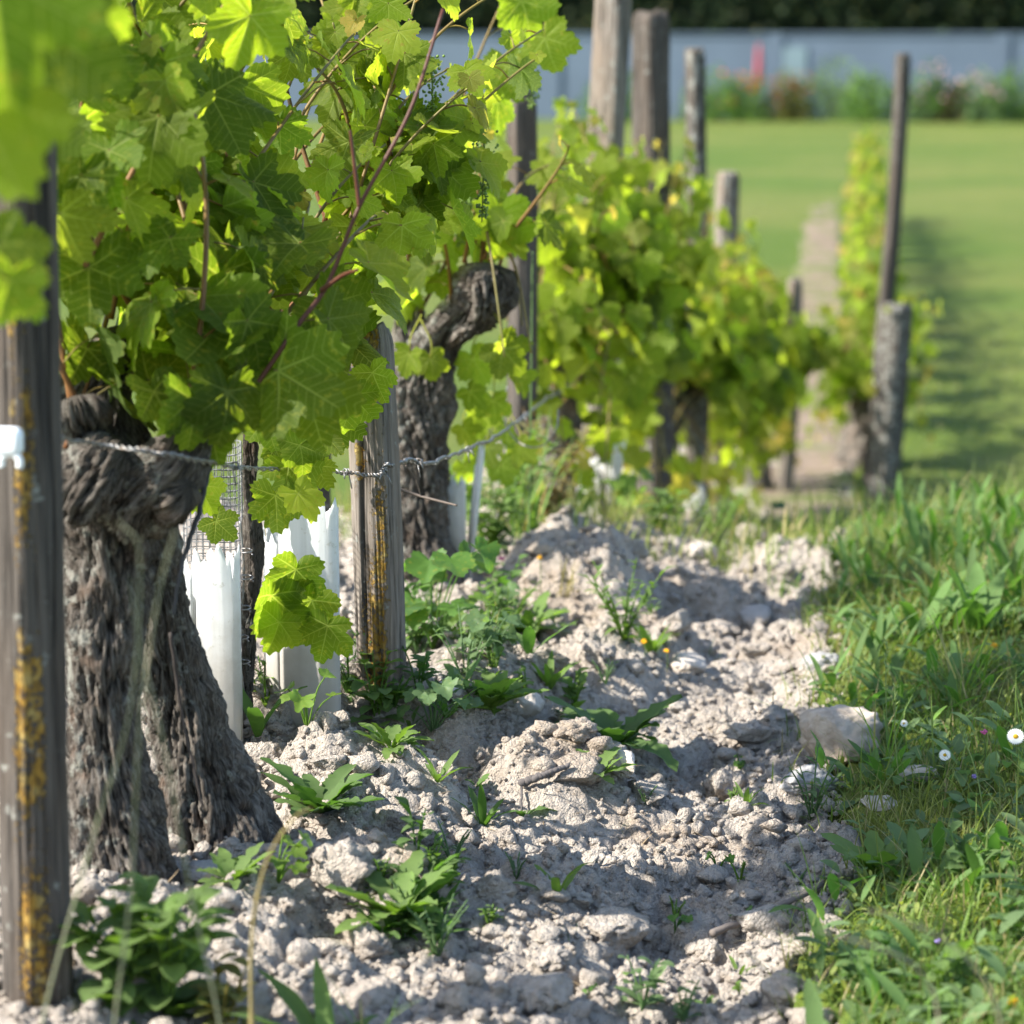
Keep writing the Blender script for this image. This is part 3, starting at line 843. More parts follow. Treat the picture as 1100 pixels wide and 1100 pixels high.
def vine_foliage(root, g, shoots, temps, leaf_mat, size=(.050, .088), gap=.062, age0=0.0, age1=.95, petals=True, outward=(.55, -.65, 0), zmin=None, laterals=.35, keep=None, cane_r=.0042):
    """shoots: list of point rows. Leaves at every joint on a stalk; returns nothing, adds parts to root (at its location)."""
    o = np.array(root.location)
    lb, cb = MB(), MB()
    pos, tip, nrm, siz, col = [], [], [], [], []
    for S in shoots:
        S = spline(np.asarray(S, float), 40)
        L = np.concatenate([[0], np.cumsum(np.linalg.norm(np.diff(S, axis=0), axis=1))])
        n = max(3, int(L[-1] / gap))
        brown = np.array((.20, .085, .035)) * g.uniform(.7, 1.2); green = np.array((.16, .20, .04))
        Vv, Qq, Tt = sweep(S - o, np.linspace(cane_r, cane_r * .38, len(S)), 7)
        tt = np.repeat(np.linspace(0, 1, len(S)), 7); tt = np.concatenate([tt, [0, 1]])
        cb.add(Vv, Qq, Tt, col=brown[None] * (1 - tt[:, None]) + (green * .6 + brown * .4)[None] * tt[:, None])
        side = 1
        for i in range(n + 1):
            u = (i + .6) / (n + .8) * L[-1]
            p = np.array([np.interp(u, L, S[:, k]) for k in range(3)])
            f = u / L[-1]
            reps = 1 + (g.random() < laterals * (1 - f))
            for r_ in range(reps):
                side = -side
                s_ = (size[1] + (size[0] - size[1]) * f ** 1.3) * g.uniform(.75, 1.15) * (.62 if r_ else 1) * (1 if f < .9 else .55)
                az = g.uniform(0, 2 * math.pi)
                dirp = np.array((math.cos(az), math.sin(az), g.uniform(-.1, .75)))
                dirp += np.array(outward) * .5
                dirp /= np.linalg.norm(dirp)
                pl = s_ * g.uniform(.7, 1.25)
                j = p + dirp * pl + np.array((0, 0, -.12 * pl))
                if zmin is not None and j[2] - s_ * .6 < zmin(j): continue
                if keep is not None and not keep(j): continue
                if j[2] > 1.17 + .022 * j[1]: continue              # leaves above the view are left out to keep shade off the verge
                hor = dirp * np.array((1, 1, 0)); hor /= np.linalg.norm(hor) + 1e-6
                tp = hor * g.uniform(.2, .9) + np.array((0, 0, -g.uniform(.35, 1.1))) + g.normal(0, .22, 3)
                nm = np.array((0, 0, .55)) + hor * .8 + np.array(outward) * .55 + g.normal(0, .33, 3) + np.array(sd) * .35
                pos.append(j - o); tip.append(tp); nrm.append(nm); siz.append(s_)
                c = leaf_colour(age0 + (age1 - age0) * f ** 1.5 * (1 if not r_ else .9) + (.15 if r_ else 0), g)
                col.append(c)
                if petals:
                    mid = (p + j) / 2 + np.array((0, 0, .12 * pl))
                    rc = np.array((.22, .20, .05)) * (1 - .5 * g.random()) + np.array((.10, .0, .0)) * g.random()
                    thin_tube(cb, np.array([p, mid, j]) - o, .0015, .0011, rc, 4, 6)
    add_leaves(lb, pos, tip, nrm, siz, col, temps, g)
    lb.build('foliage', leaf_mat, root)
    cb.build('canes', M['stem'], root)
    return len(pos)

def flower_cluster(root, p, length, g, name='flower_cluster'):
    """A hanging cluster of green grape buds."""
    o = np.array(root.location); b = MB()
    V0, F0 = ico(1)
    end = np.array(p) + np.array((g.normal(0, .02), g.normal(0, .02), -length))
    S = spline(np.array([p, (np.array(p) + end) / 2 + g.normal(0, .01, 3), end]), 14)
    V, Q, T = sweep(S - o, np.linspace(.002, .001, 14), 5); b.add(V, Q, T, col=(.15, .20, .04))
    for i in range(int(length * 1100)):
        f = g.random() ** .8
        q = S[int(f * 13)] + np.clip(g.normal(0, 1, 3), -1.6, 1.6) * np.array((1, 1, .6)) * (.010 * (1 - f) + .004)
        r = g.uniform(.0018, .0030)
        b.add(V0 * r + q - o, T=F0, col=np.array((.16, .24, .05)) * g.uniform(.7, 1.4))
    b.build(name, M['stem'], root)

def vine_root(px, py, y, label, group='old vines of the near row'):
    p = ground_at(px, py) if y is None else np.array((xat(px, y), y, float(ground_z(xat(px, y), y))))
    return thing('grape_vine', label, 'vine', p, group)
def L(root, pts):
    """Pixel/depth points -> local to root"""
    return np.array([at(*q) for q in pts]) - np.array(root.location)
def rnd_shoots(g, heads, n, xr, yr, zr, sag=.06):
    out = []
    for i in range(n):
        h = np.array(heads[i % len(heads)], float) + g.normal(0, .02, 3)
        e = np.array((g.uniform(*xr), g.uniform(*yr), g.uniform(*zr)))
        out.append(shoot(g, h, e, sag))
    return out
def gz(j): return float(ground_z(j[0], j[1])) + .02

# ---- the thick old vine on the left
g = np.random.default_rng(101)
va = vine_root(135, 940, None, 'thick old vine with two flared legs and a knobbly dark head beside the nearest post', 'old vines of the near row')
oa = np.array(va.location); dA = oa[1]
b = MB()
trunk_piece(b, L(va, [(132, 985, dA + .02), (130, 935, dA + .02), (116, 830, dA + .02), (112, 700, dA + .03), (116, 590, dA + .04), (118, 520, dA + .04), (112, 462, dA + .05), (116, 410, dA + .07)]),
            [.078, .062, .048, .046, .054, .064, .046, .022], 201, 128, .004, 1.0, 1.0, .35)
b.build('trunk', M['bark'], va)
b = MB()
trunk_piece(b, L(va, [(248, 930, dA + .20), (234, 880, dA + .20), (208, 800, dA + .19), (184, 710, dA + .17), (164, 620, dA + .14), (146, 540, dA + .10)]),
            [.080, .068, .048, .038, .035, .042], 202, 128, .004, -1.4, 1.0, .35)
b.build('trunk', M['bark'], va)
b = MB()
trunk_piece(b, L(va, [(126, 565, dA + .02), (156, 525, dA - .01), (184, 500, dA - .01), (204, 464, dA + .02), (216, 425, dA + .05)]), [.048, .044, .040, .028, .018], 203, 96, .004, 2, 1.3, .1)
trunk_piece(b, L(va, [(160, 520, dA - .01), (188, 528, dA - .03), (204, 522, dA - .04)]), [.034, .036, .026], 206, 80, .004, 2, 1.6, .0)
trunk_piece(b, L(va, [(92, 470, dA - .02), (84, 440, dA - .04), (80, 425, dA - .04)]), [.034, .034, .024], 207, 80, .004, 2, 1.6, .2)
trunk_piece(b, L(va, [(112, 500, dA + .05), (95, 440, dA + .06), (118, 395, dA + .08), (138, 350, dA + .12)]), [.05, .040, .030, .022], 204, 96, .004, 2, 1.3, .3)
trunk_piece(b, L(va, [(130, 470, dA - .03), (92, 522, dA - .05), (74, 552, dA - .04)]), [.040, .045, .030], 205, 96, .004, 2, 1.3, .0)
b.build('arm', M['bark'], va)
h1, h2, h3 = at(222, 462, dA + .04), at(138, 350, dA + .12), at(110, 460, dA + .02)
sh = rnd_shoots(g, [h1, h2, h3], 12, (-1.10, -.70), (dA - .30, dA + .95), (.88, 1.15))
sh += [shoot(g, (g.uniform(-1.05, -.85), dA + g.uniform(-.1, .6), g.uniform(.8, 1.0)), (g.uniform(-1.12, -.72), dA + g.uniform(-.1, 1.0), g.uniform(1.22, 1.42))) for _ in range(11)]
sh += rnd_shoots(g, [h1, h2], 4, (-.95, -.64), (dA + .1, dA + .95), (.72, 1.02), .10)
top = lambda j: .60 + .05 * math.sin(j[0] * 31 + j[1] * 9)
print('A', vine_foliage(va, g, sh, LEAF_HI, M['leaf'], (.050, .094), .066, .05, .85, laterals=.2, zmin=top, keep=lambda j: j[0] > -1.17 and not (j[0] < -.93 and j[1] > 3.75 and j[2] < 1.12) and outside((70, 418, 205, 600))(j)))
# long reddish cane crossing the leaves
b = MB()
for pts, r in (([(212, 474, dA + .02), (255, 440, dA + .02), (318, 352, dA + .05), (352, 305, dA + .08), (386, 222, dA + .1), (440, 120, dA + .14), (476, 10, dA + .2)], .0037), ([(345, 312, dA + .07), (368, 296, dA + .05), (384, 290, dA + .0)], .0034), ([(386, 222, dA + .1), (380, 172, dA + .1), (376, 140, dA + .1)], .0030)):
    thin_tube(b, L(va, pts), r, r * .6, (.10, .034, .020), 10, 60)
b.build('cane', M['stem'], va)
# the lower green leaves by the guard
g2 = np.random.default_rng(140)
b = MB()
lp = [(318, 612, dA + .42, .062, 0), (292, 640, dA + .40, .070, 1), (335, 645, dA + .44, .066, 2), (352, 672, dA + .42, .058, 3), (300, 668, dA + .39, .05, 4), (310, 500, dA + .5, .060, 5), (296, 532, dA + .48, .056, 6), (320, 530, dA + .46, .05, 7), (166, 420, dA - .06, .060, 8), (206, 428, dA - .05, .070, 9), (245, 420, dA - .03, .075, 10), (330, 405, dA + .1, .092, 11), (212, 520, dA + .5, .05, 12), (232, 560, dA + .52, .04, 13), (400, 400, dA + .6, .05, 14), (378, 425, dA + .55, .062, 15), (300, 470, dA + .55, .055, 16), (345, 462, dA + .6, .06, 17), (362, 450, dA + .62, .055, 18), (285, 450, dA + .5, .05, 19), (322, 478, dA + .5, .05, 20), (340, 500, dA + .7, .045, 21)]
P_ = np.array([at(a, c, d) for a, c, d, s, k in lp]) - oa
add_leaves(b, P_, np.array([(g2.normal(.3, .5), g2.normal(-.3, .2), -1) for _ in lp]), np.array([(g2.normal(.35, .35), -.8, .5 + g2.normal(0, .2)) for _ in lp]), np.array([q[3] for q in lp]), np.array([leaf_colour(.25, g2) for _ in lp]), LEAF_HI, g2)
b.build('low_leaves', M['leaf'], va)

# ---- young replanted vine inside the guard, tied to a thin stake
g = np.random.default_rng(102)
vy = vine_root(262, 782, None, 'young vine with one thin brown stem between the two white guards', 'young replanted vines')
oy = np.array(vy.location); dY = oy[1]
b = MB()
trunk_piece(b, L(vy, [(262, 800, dY), (264, 740, dY), (270, 660, dY), (272, 590, dY - .01), (268, 520, dY), (270, 440, dY), (268, 360, dY + .04)]), [.011, .010, .012, .0135, .010, .010, .008], 211, 40, .004, 3, 1.4, 0)
b.build('trunk', M['bark'], vy)
hy = [at(268, 360, dY + .04), at(270, 430, dY)]
sh = rnd_shoots(g, hy, 10, (-.98, -.56), (dY - .15, dY + .65), (.80, 1.34), .08)
sh += rnd_shoots(g, hy, 5, (-.68, -.50), (dY + .1, dY + .7), (.95, 1.27), .08)
sh += [shoot(g, at(g.uniform(340, 440), 240, dY + .2), at(g.uniform(290, 560), g.uniform(-40, 80), g.uniform(dY, dY + .7)), .04) for _ in range(9)]
print('Y', vine_foliage(vy, g, sh, LEAF_HI, M['leaf'], (.046, .086), .066, .1, .80, laterals=.2, zmin=lambda j: .60 + .04 * math.sin(j[0] * 40), keep=lambda j: not (j[0] < -.80 and j[2] < 1.1) and outside((474, 255, 585, 352), (530, 300, 585, 560))(j)))
flower_cluster(vy, at(462, 60, dY + .25), .10, g)
flower_cluster(vy, at(520, 150, dY + .35), .13, g)

# ---- second old vine behind the lichen post
g = np.random.default_rng(103)
vb = vine_root(456, 622, None, 'old vine trunk standing close behind the lichen post with a dark knobbed arm', 'old vines of the near row')
ob = np.array(vb.location); dB = ob[1]
b = MB()
trunk_piece(b, L(vb, [(462, 655, dB), (456, 615, dB), (448, 560, dB), (450, 500, dB), (446, 440, dB), (452, 395, dB), (462, 352, dB)]), [.072, .060, .050, .052, .060, .058, .040], 221, 112, .0045, 1.2, 1.15, .5)
b.build('trunk', M['bark'], vb)
b = MB()
trunk_piece(b, L(vb, [(450, 400, dB), (478, 358, dB - .02), (505, 335, dB - .04), (520, 312, dB - .05), (524, 282, dB - .05)]), [.040, .032, .038, .068, .050], 222, 96, .004, 2.5, 1.7, 0)
trunk_piece(b, L(vb, [(448, 420, dB), (438, 370, dB), (444, 320, dB + .03)]), [.045, .034, .024], 223, 80, .005, 2, 1.5, .1)
b.build('arm', M['bark'], vb)
hb = [at(524, 282, dB - .05), at(444, 320, dB + .03), at(505, 335, dB - .04)]
sh = rnd_shoots(g, hb, 8, (-1.0, -.52), (dB - .3, dB + .4), (.82, 1.36), .06)
sh += rnd_shoots(g, [hb[0]], 4, (-.68, -.52), (dB - .3, dB + .1), (.5, .62), .18)
print('B', vine_foliage(vb, g, sh, LEAF_HI, M['leaf'], (.046, .084), .060, .15, .9, zmin=lambda j: .48, keep=outside((474, 255, 585, 352), (545, 160, 582, 470))))
b = MB()
lp = [(540, 395, -.1, .07), (508, 405, 0, .06), (505, 440, .05, .05), (530, 450, .1, .055), (555, 425, .0, .05), (498, 480, .1, .045), (515, 465, .15, .055), (545, 480, .2, .055), (522, 500, .2, .05), (558, 500, .25, .05), (500, 520, .2, .045), (538, 520, .25, .05), (462, 405, -.12, .05), (440, 400, -.2, .05), (560, 20, -.2, .085), (585, 60, -.15, .08), (545, 90, -.1, .075)]
P_ = np.array([at(a, c - 20, dB + d) for a, c, d, s in lp]) - ob
add_leaves(b, P_, np.array([(g.normal(.2, .4), g.normal(-.2, .2), -1) for _ in lp]), np.array([(g.normal(0, .4), -.8, .4) for _ in lp]), np.array([q[3] for q in lp]), np.array([leaf_colour(.45, g) for _ in lp]), LEAF_HI, g)
for q in P_: thin_tube(b, np.array([q + (g.normal(0, .02), .03, .07), q + (0, .01, .03), q]), .0016, .0012, (.16, .14, .04), 5, 8)
b.build('low_leaves', M['leaf'], vb)
flower_cluster(vb, at(500, 200, dB - .1), .12, g)
flower_cluster(vb, at(560, 60, dB - .1), .10, g)

# ---- the bushy vines farther down the row
def bushy(px, y, label, seed, xr, zr, n, temps, mat='leaf', age=(.3, 1.02), head_h=.42, size=(.046, .086), low=20, keep=None):
    g = np.random.default_rng(seed)
    r = vine_root(px, 545, y, label, 'bushy vines farther down the near row')
    o = np.array(r.location)
    b = MB()
    hd = np.array((g.normal(0, .03), g.normal(0, .03), head_h))
    trunk_piece(b, [(0.02, 0, -.08), (0, 0, 0), (-.02, .01, head_h * .5), hd], [.07, .055, .045, .055], seed + 1, 56, .009, 1.5, 1.2, .2)
    b.build('trunk', M['bark'], r)
    b = MB(); heads = []
    for k in range(3):
        a = k * 2.1 + g.uniform(0, 1)
        e = hd + np.array((.15 * math.cos(a), .18 * math.sin(a), g.uniform(.08, .18)))
        trunk_piece(b, [hd - (0, 0, .03), (hd + e) / 2 + (0, 0, .02), e], [.045, .034, .026], seed + 3 + k, 48, .009, 2, 1.5, .1)
        heads.append(e + o)
    b.build('arm', M['bark'], r)
    sh = rnd_shoots(g, heads, n, xr, (y - .5, y + .5), zr, .07)
    sh += rnd_shoots(g, heads, low, (xr[0], xr[1]), (y - .5, y + .3), (o[2] + .05, o[2] + .60), .16)
    k = vine_foliage(r, g, sh, temps, M[mat], size, .058, age[0], age[1], zmin=gz, laterals=.45, keep=keep)
    print(label[:12], k)
    return r
bushy(610, 6.45, 'bushy green vine just right of the dark shaded post', 301, (xat(572, 6.45), xat(675, 6.45)), (.45, 1.0), 23, LEAF_MID, age=(.15, .9), keep=outside((700, 385, 790, 500), (538, 170, 572, 480)))
bushy(655, 7.5, 'bushy vine with bronze tips below the leaning post', 311, (xat(645, 7.5), xat(745, 7.5)), (.35, .90), 20, LEAF_MID, age=(.22, 1.0), keep=outside((692, 392, 770, 492)))
bushy(718, 8.6, 'yellow green vine with bare grey arms showing under its leaves', 321, (xat(690, 8.6), xat(810, 8.6)), (.15, .74), 19, LEAF_MID, age=(.25, 1.0), low=15, keep=outside((692, 405, 765, 490)))
bushy(770, 9.7, 'last bushy yellow green vine before the dirt path', 331, (xat(730, 9.7), xat(845, 9.7)), (-.10, .60), 18, LEAF_MID, age=(.25, 1.0), low=36)
bushy(815, 10.6, 'low leafy vine at the far end of the near row, touching the dirt path', 341, (xat(795, 10.6), xat(852, 10.6)), (-.40, .25), 13, LEAF_MID, age=(.25, .95), low=34)

# ---- the vine outside the frame on the left, whose shoots hang in front
g = np.random.default_rng(105)
vn = thing('grape_vine', 'vine whose big blurred leaves hang into the top left corner', 'vine', (-1.12, 1.75, float(ground_z(-1.12, 1.75))), 'old vines of the near row')
on = np.array(vn.location)
b = MB(); trunk_piece(b, [(0, 0, -.08), (0, 0, 0), (.03, 0, .3), (0, .02, .55)], [.08, .065, .05, .06], 351, 56, .01, 1, 1.2, .3); b.build('trunk', M['bark'], vn)
hn = on + np.array((0, .02, .55))
sh = rnd_shoots(g, [hn], 9, (-1.35, -.78), (1.5, 2.2), (.95, 1.35), .08)
vine_foliage(vn, g, sh, LEAF_HI, M['leaf'], (.05, .09), .06, 0, .5, zmin=lambda j: .6, keep=lambda j: j[0] < -.66 * j[1] / 1.9 - .07)
b = MB()
lp = [(-8, -30, 1.95, .115), (38, 20, 2.05, .105), (-25, 95, 1.95, .095), (85, 0, 2.35, .075), (0, 262, 2.2, .055), (10, 300, 2.15, .050)]
P_ = np.array([at(a, c, d) for a, c, d, s in lp]) - on
add_leaves(b, P_, np.array([(.2, -.2, -1), (-.1, -.1, -1), (.3, 0, -1), (0, 0, -1), (.6, 0, -.6), (-.3, 0, -1)]), np.array([(.4, -.8, .4)] * 6) + g.normal(0, .15, (6, 3)), np.array([q[3] for q in lp]), np.array([leaf_colour(.2, g) for _ in lp]), LEAF_HI, g)
b.build('hanging_leaves', M['leaf'], vn)
b = MB(); 
for q in P_: thin_tube(b, np.array([(.0, .02, .55), (q + (0, .02, .55)) / 2 + (0, 0, .25), q]), .0035, .0015, (.16, .17, .04), 6, 24)
b.build('canes', M['stem'], vn)

# ---- far row: one vine behind the other
g = np.random.default_rng(106)
def far_vine(y, x, label, seed, temps, n, wid, top):
    g = np.random.default_rng(seed)
    r = thing('grape_vine', label, 'vine', (x, y, float(ground_z(x, y))), 'vines of the far row')
    o = np.array(r.location); b = MB()
    trunk_piece(b, [(0, 0, -.08), (0, 0, 0), (.02, 0, .2), (0, 0, .36)], [.13, .12, .09, .10], seed, 40, .015, 1, 1.4, .2, grey=.0); b.build('trunk', M['bark'], r)
    sh = rnd_shoots(g, [o + (0, 0, .36)], n, (x - wid, x + wid), (y - 1.1, y + 1.1), (o[2] + .45, o[2] + top), .08)
    sh += rnd_shoots(g, [o + (0, 0, .36)], 10, (x - wid, x + wid), (y - .4, y + .5), (o[2] + .1, o[2] + .35), .25)
    vine_foliage(r, g, sh, temps, M['far_leaf'], (.045, .080), .07, .35, 1.02, petals=False, zmin=gz)
    return r
yt = GP['thick'][1]; xt = GP['thick'][0]
far_vine(yt + .95, xt - .04, 'first vine of the far row, dark knobbly stump right behind the stout post', 401, LEAF_LO, 22, .26, .80)
src = far_vine(yt + 2.1, xat(930, yt + 2.1), 'second vine of the far row, yellow green and just past the stout post', 402, LEAF_LO, 12, .12, 1.08)
far2 = far_vine(yt + 3.0, xat(928, yt + 3.0), 'vine in the narrow blurred green line running back behind the tall pole', 403, LEAF_LO, 12, .12, 1.15)
for k in range(15):
    y = yt + 4.1 + k * 1.05
    x = xat(929 - .3 * k, y)
    copy_tree(far2 if k % 2 else src, (x, y, float(ground_z(x, y))), (k % 2) * math.pi, 1.0 + .06 * (k % 3), 'vine in the narrow blurred green line running back behind the tall pole')
# ================================================================ white vine guards
def guard(px, py, y, wpx, panels, label, seed, hpx):
    """panels: (angle from, to, height factor, outward tilt). Curved plastic pieces around a circle."""
    p = ground_at(px, py) if y is None else np.array((xat(px, y), y, float(ground_z(xat(px, y), y))))
    d = p[1]; rad = wpx / 2 * d / FPX; H = hpx * d / FPX
    root = thing('vine_guard', label, 'vine guard', p, 'white plastic vine guards')
    g = np.random.default_rng(seed)
    for a0, a1, hf, tilt in panels:
        n, m = max(8, int((a1 - a0) / 5)), 30
        A = np.radians(np.linspace(a0, a1, n))
        t = np.linspace(0, 1, m)
        torn = 1 + .07 * noise(np.arange(n) * .35, seed + a0, 0, seed) + .04 * g.uniform(-1, 1, n) - .10 * (g.random(n) > .82)
        Z = -.06 + t[:, None] * (H * hf * torn + .06)[None, :]
        rr = rad * (1 + .05 * noise(np.cos(A)[None] * 2, Z * 6, seed, 3)) + tilt * np.clip(Z, 0, None)
        am = (A[0] + A[-1]) / 2
        cx = (rr - rad) * 0
        X = rad * np.cos(A)[None] * (1 + .04 * noise(np.cos(A)[None] * 3, Z * 7, seed, 3)) + tilt * np.clip(Z, 0, None) * math.cos(am)
        Y = rad * np.sin(A)[None] * (1 + .04 * noise(np.sin(A)[None] * 3, Z * 7, seed, 4)) + tilt * np.clip(Z, 0, None) * math.sin(am)
        Y = Y * .42 - .25 * (X + .3 * rad)
        V = np.stack([X, Y, Z], -1)
        Nn = np.stack([np.cos(A) * .5, np.sin(A), 0 * A], -1)[None] * np.ones((m, 1, 1)) * .0022
        VV = np.concatenate([V.reshape(-1, 3), (V - Nn).reshape(-1, 3)])
        i = np.arange(m - 1)[:, None] * n; j = np.arange(n - 1)[None]
        F = np.stack([i + j, i + j + 1, i + n + j + 1, i + n + j], -1).reshape(-1, 4)
        q = m * n
        top = np.stack([(m - 1) * n + np.arange(n - 1), (m - 1) * n + np.arange(1, n), q + (m - 1) * n + np.arange(1, n), q + (m - 1) * n + np.arange(n - 1)], -1)
        s0 = np.stack([np.arange(m - 1) * n, np.arange(1, m) * n, q + np.arange(1, m) * n, q + np.arange(m - 1) * n], -1)
        s1 = np.stack([np.arange(m - 1) * n + n - 1, q + np.arange(m - 1) * n + n - 1, q + np.arange(1, m) * n + n - 1, np.arange(1, m) * n + n - 1], -1)
        MB().add(VV, np.concatenate([F, F[:, ::-1] + q, top, s0, s1])).build('panel', M['plastic'], root)
    return root
guard(214, 785, None, 110, [(-178, -118, .90, -.02), (-122, -88, .88, -.015), (-84, -6, 1.02, .02), (0, 80, .98, .0), (86, 176, .93, .0)], 'white plastic guard split into torn strips beside the thick old vine', 61, 202)
guard(326, 758, None, 92, [(-182, -122, .86, .0), (-120, -10, 1.06, .012), (-8, 90, 1.0, .0), (92, 176, .9, .0)], 'broad white plastic guard with a torn top left of the lichen post', 67, 214)
guard(488, 625, None, 42, [(-180, -40, .95, .03), (-36, 60, 1.25, .10), (64, 176, .95, .0)], 'white plastic guard half hidden between the second old vine and the dark post', 71, 122)
guard(640, 560, 6.3, 40, [(-180, -70, .8, .05), (-66, 40, 1.0, .16), (44, 176, .7, .0)], 'broken white guard leaning out under the bushy vine, behind the soil mound', 73, 90)
guard(748, 560, 7.4, 22, [(-180, -20, 1.0, .05), (-16, 176, .8, .1)], 'small whitish guard deep in the shade of the bushy vines', 79, 60)

# grey netting sleeve behind the first guard
p = ground_at(215, 770) + np.array((.0, .10, 0)); b = MB()
r_, hgt = .045, .40
for k in range(26):
    a = k * 2 * math.pi / 26
    thin_tube(b, [(r_ * math.cos(a), r_ * math.sin(a), -.02), (r_ * math.cos(a + .05), r_ * math.sin(a + .05), hgt)], .0008, .0008, 0, 4, 8)
for z in np.arange(0, hgt, .011):
    th = np.linspace(0, 2 * math.pi, 27)
    V, Q, T = sweep(np.stack([r_ * np.cos(th), r_ * np.sin(th), z + .002 * np.sin(th * 3)], -1), np.full(27, .0008), 4); b.add(V, Q, T)
o = b.build('netting_sleeve', M['net']); o.location = [float(v) for v in p]
tag(o, 'grey plastic netting sleeve rising behind the torn white guard', 'netting')

# ================================================================ wires
def twisted(b, P, r=.0016, lay=.0034, turns=22, n=6):
    P = np.asarray(P, float); Lg = np.linalg.norm(np.diff(P, axis=0), axis=1).sum()
    S = spline(P, int(Lg / .004)); T, A, B = frames(S)
    s = np.linspace(0, Lg, len(S))
    wob = .0055 * np.stack([noise(s * 14, 1.5, 0, 3), noise(s * 14, 5.5, 0, 4), noise(s * 14, 9.5, 0, 5)], -1)
    for k in (0, math.pi):
        a = s * turns * 2 * math.pi + k
        q = S + wob + (A * np.cos(a)[:, None] + B * np.sin(a)[:, None]) * lay * .62
        V, Q, Tr = sweep(q, np.full(len(q), r), n); b.add(V, Q, Tr)
    return S, T, A, B
dP = GP['lichen'][1]; dN = GP['near'][1]
sq = GP['lichen']
w1 = [at(18, 470, dN - .055), at(70, 471, dN + .12), at(110, 477, dA - .13), at(160, 485, dA - .14), at(215, 493, dA - .06), at(270, 503, dA + .28), at(325, 503, dP - .14), at(372, 507, dP - .062), at(406, 510, dP - .062), at(416, 500, dP - .050)]
w2 = [at(416, 500, dP - .050), at(440, 494, dP + .1), at(462, 497, dP + .2), at(500, 484, dP + .5), at(540, 464, dP + .9), at(588, 428, 5.9)]
w3 = [at(588, 428, 5.9), at(640, 400, 6.6), at(700, 372, 7.7), at(752, 352, 8.7)]
b = MB()
for w in (w1, w2, w3):
    S, T, A, B = twisted(b, w)
    for q in ((.52, .78, .93) if w is w1 else (.30, .62, .9)):
        i = int(q * (len(S) - 1))
        c, t_, a_, b_ = S[i], T[i], A[i], B[i]
        th = np.linspace(0, 2 * math.pi * 2.5, 40)
        coil = c + t_ * ((th / th[-1] - .5) * .012)[:, None] + (a_ * np.cos(th)[:, None] + b_ * np.sin(th)[:, None]) * .0048
        end0 = coil[0] + a_ * .010 + np.array((-.004, 0, -.012)); end1 = coil[-1] + b_ * .008 + np.array((.006, -.004, -.016))
        V, Q, Tr = sweep(np.vstack([end0, coil, end1]), np.full(42, .0011), 6); b.add(V, Q, Tr)
tag(b.build('barbed_wire', M['wire']), 'twisted grey barbed wire strung from post to post in front of the vines', 'wire')
b = MB()
loop = [at(545, 415, 5.0), at(541, 440, 5.0), at(546, 462, 5.0), at(562, 478, 4.98), at(582, 479, 4.96), at(597, 462, 4.94), at(600, 440, 4.96)]
V, Q, T = sweep(spline(loop, 70), np.full(70, .0016), 6); b.add(V, Q, T)
tag(b.build('wire_loop', M['wire']), 'loose pale loop of wire hanging from the barbed wire end', 'wire')
b = MB()
V, Q, T = sweep(spline([at(424, 524, dP + .15), at(452, 533, dP + .16), at(491, 543, dP + .12)], 40), np.linspace(.0028, .0016, 40), 7); b.add(V, Q, T, col=(.16, .13, .11))
V, Q, T = sweep(spline([at(436, 500, dP + .12), at(447, 515, dP + .14), at(452, 533, dP + .16)], 30), np.linspace(.0012, .001, 30), 6); b.add(V, Q, T, col=(.16, .13, .11))
tag(b.build('dry_tendril', M['dry']), 'short dry grey tendril caught on the wire behind the lichen post', 'twig')
# insulator
root = thing('wire_insulator', 'white plastic wire insulator screwed to the nearest post', 'insulator', at(6, 474, dN - .058))
def box_round(sx, sy, sz, n=20):
    V0, F0 = ico(3)
    V = np.sign(V0) * np.abs(V0) ** .45
    V /= np.abs(V).max(0)
    return V * np.array((sx, sy, sz)) / 2, F0
V, F = box_round(.036, .020, .030); MB().add(V, T=F).build('body', M['insulator'], root)
b = MB(); th = np.linspace(-.5, 3.6, 24)
V, Q, T = sweep(np.stack([.010 * np.cos(th) + .006, 0 * th - .004, .010 * np.sin(th) - .022], -1), np.full(24, .004), 10); b.add(V, Q, T); b.build('hook', M['insulator'], root)
# wire tie running down the thin stake
b = MB()
sp = [at(258, 560, dY - .03), at(262, 620, dY - .03), at(257, 690, dY - .03), at(262, 745, dY - .03)]
V, Q, T = sweep(spline(sp, 60), np.full(60, .0016), 6); b.add(V, Q, T)
for k in range(5):
    c = spline(sp, 60)[12 + k * 9]; th = np.linspace(0, 2 * math.pi * 1.8, 24)
    V, Q, T = sweep(np.stack([c[0] + .008 * np.cos(th) + .006, c[1] + .008 * np.sin(th), c[2] + th * .001], -1), np.full(24, .0013), 5); b.add(V, Q, T)
tag(b.build('tie_wire', M['wire']), 'thin tie wire wrapped along the brown stem between the guards', 'wire')

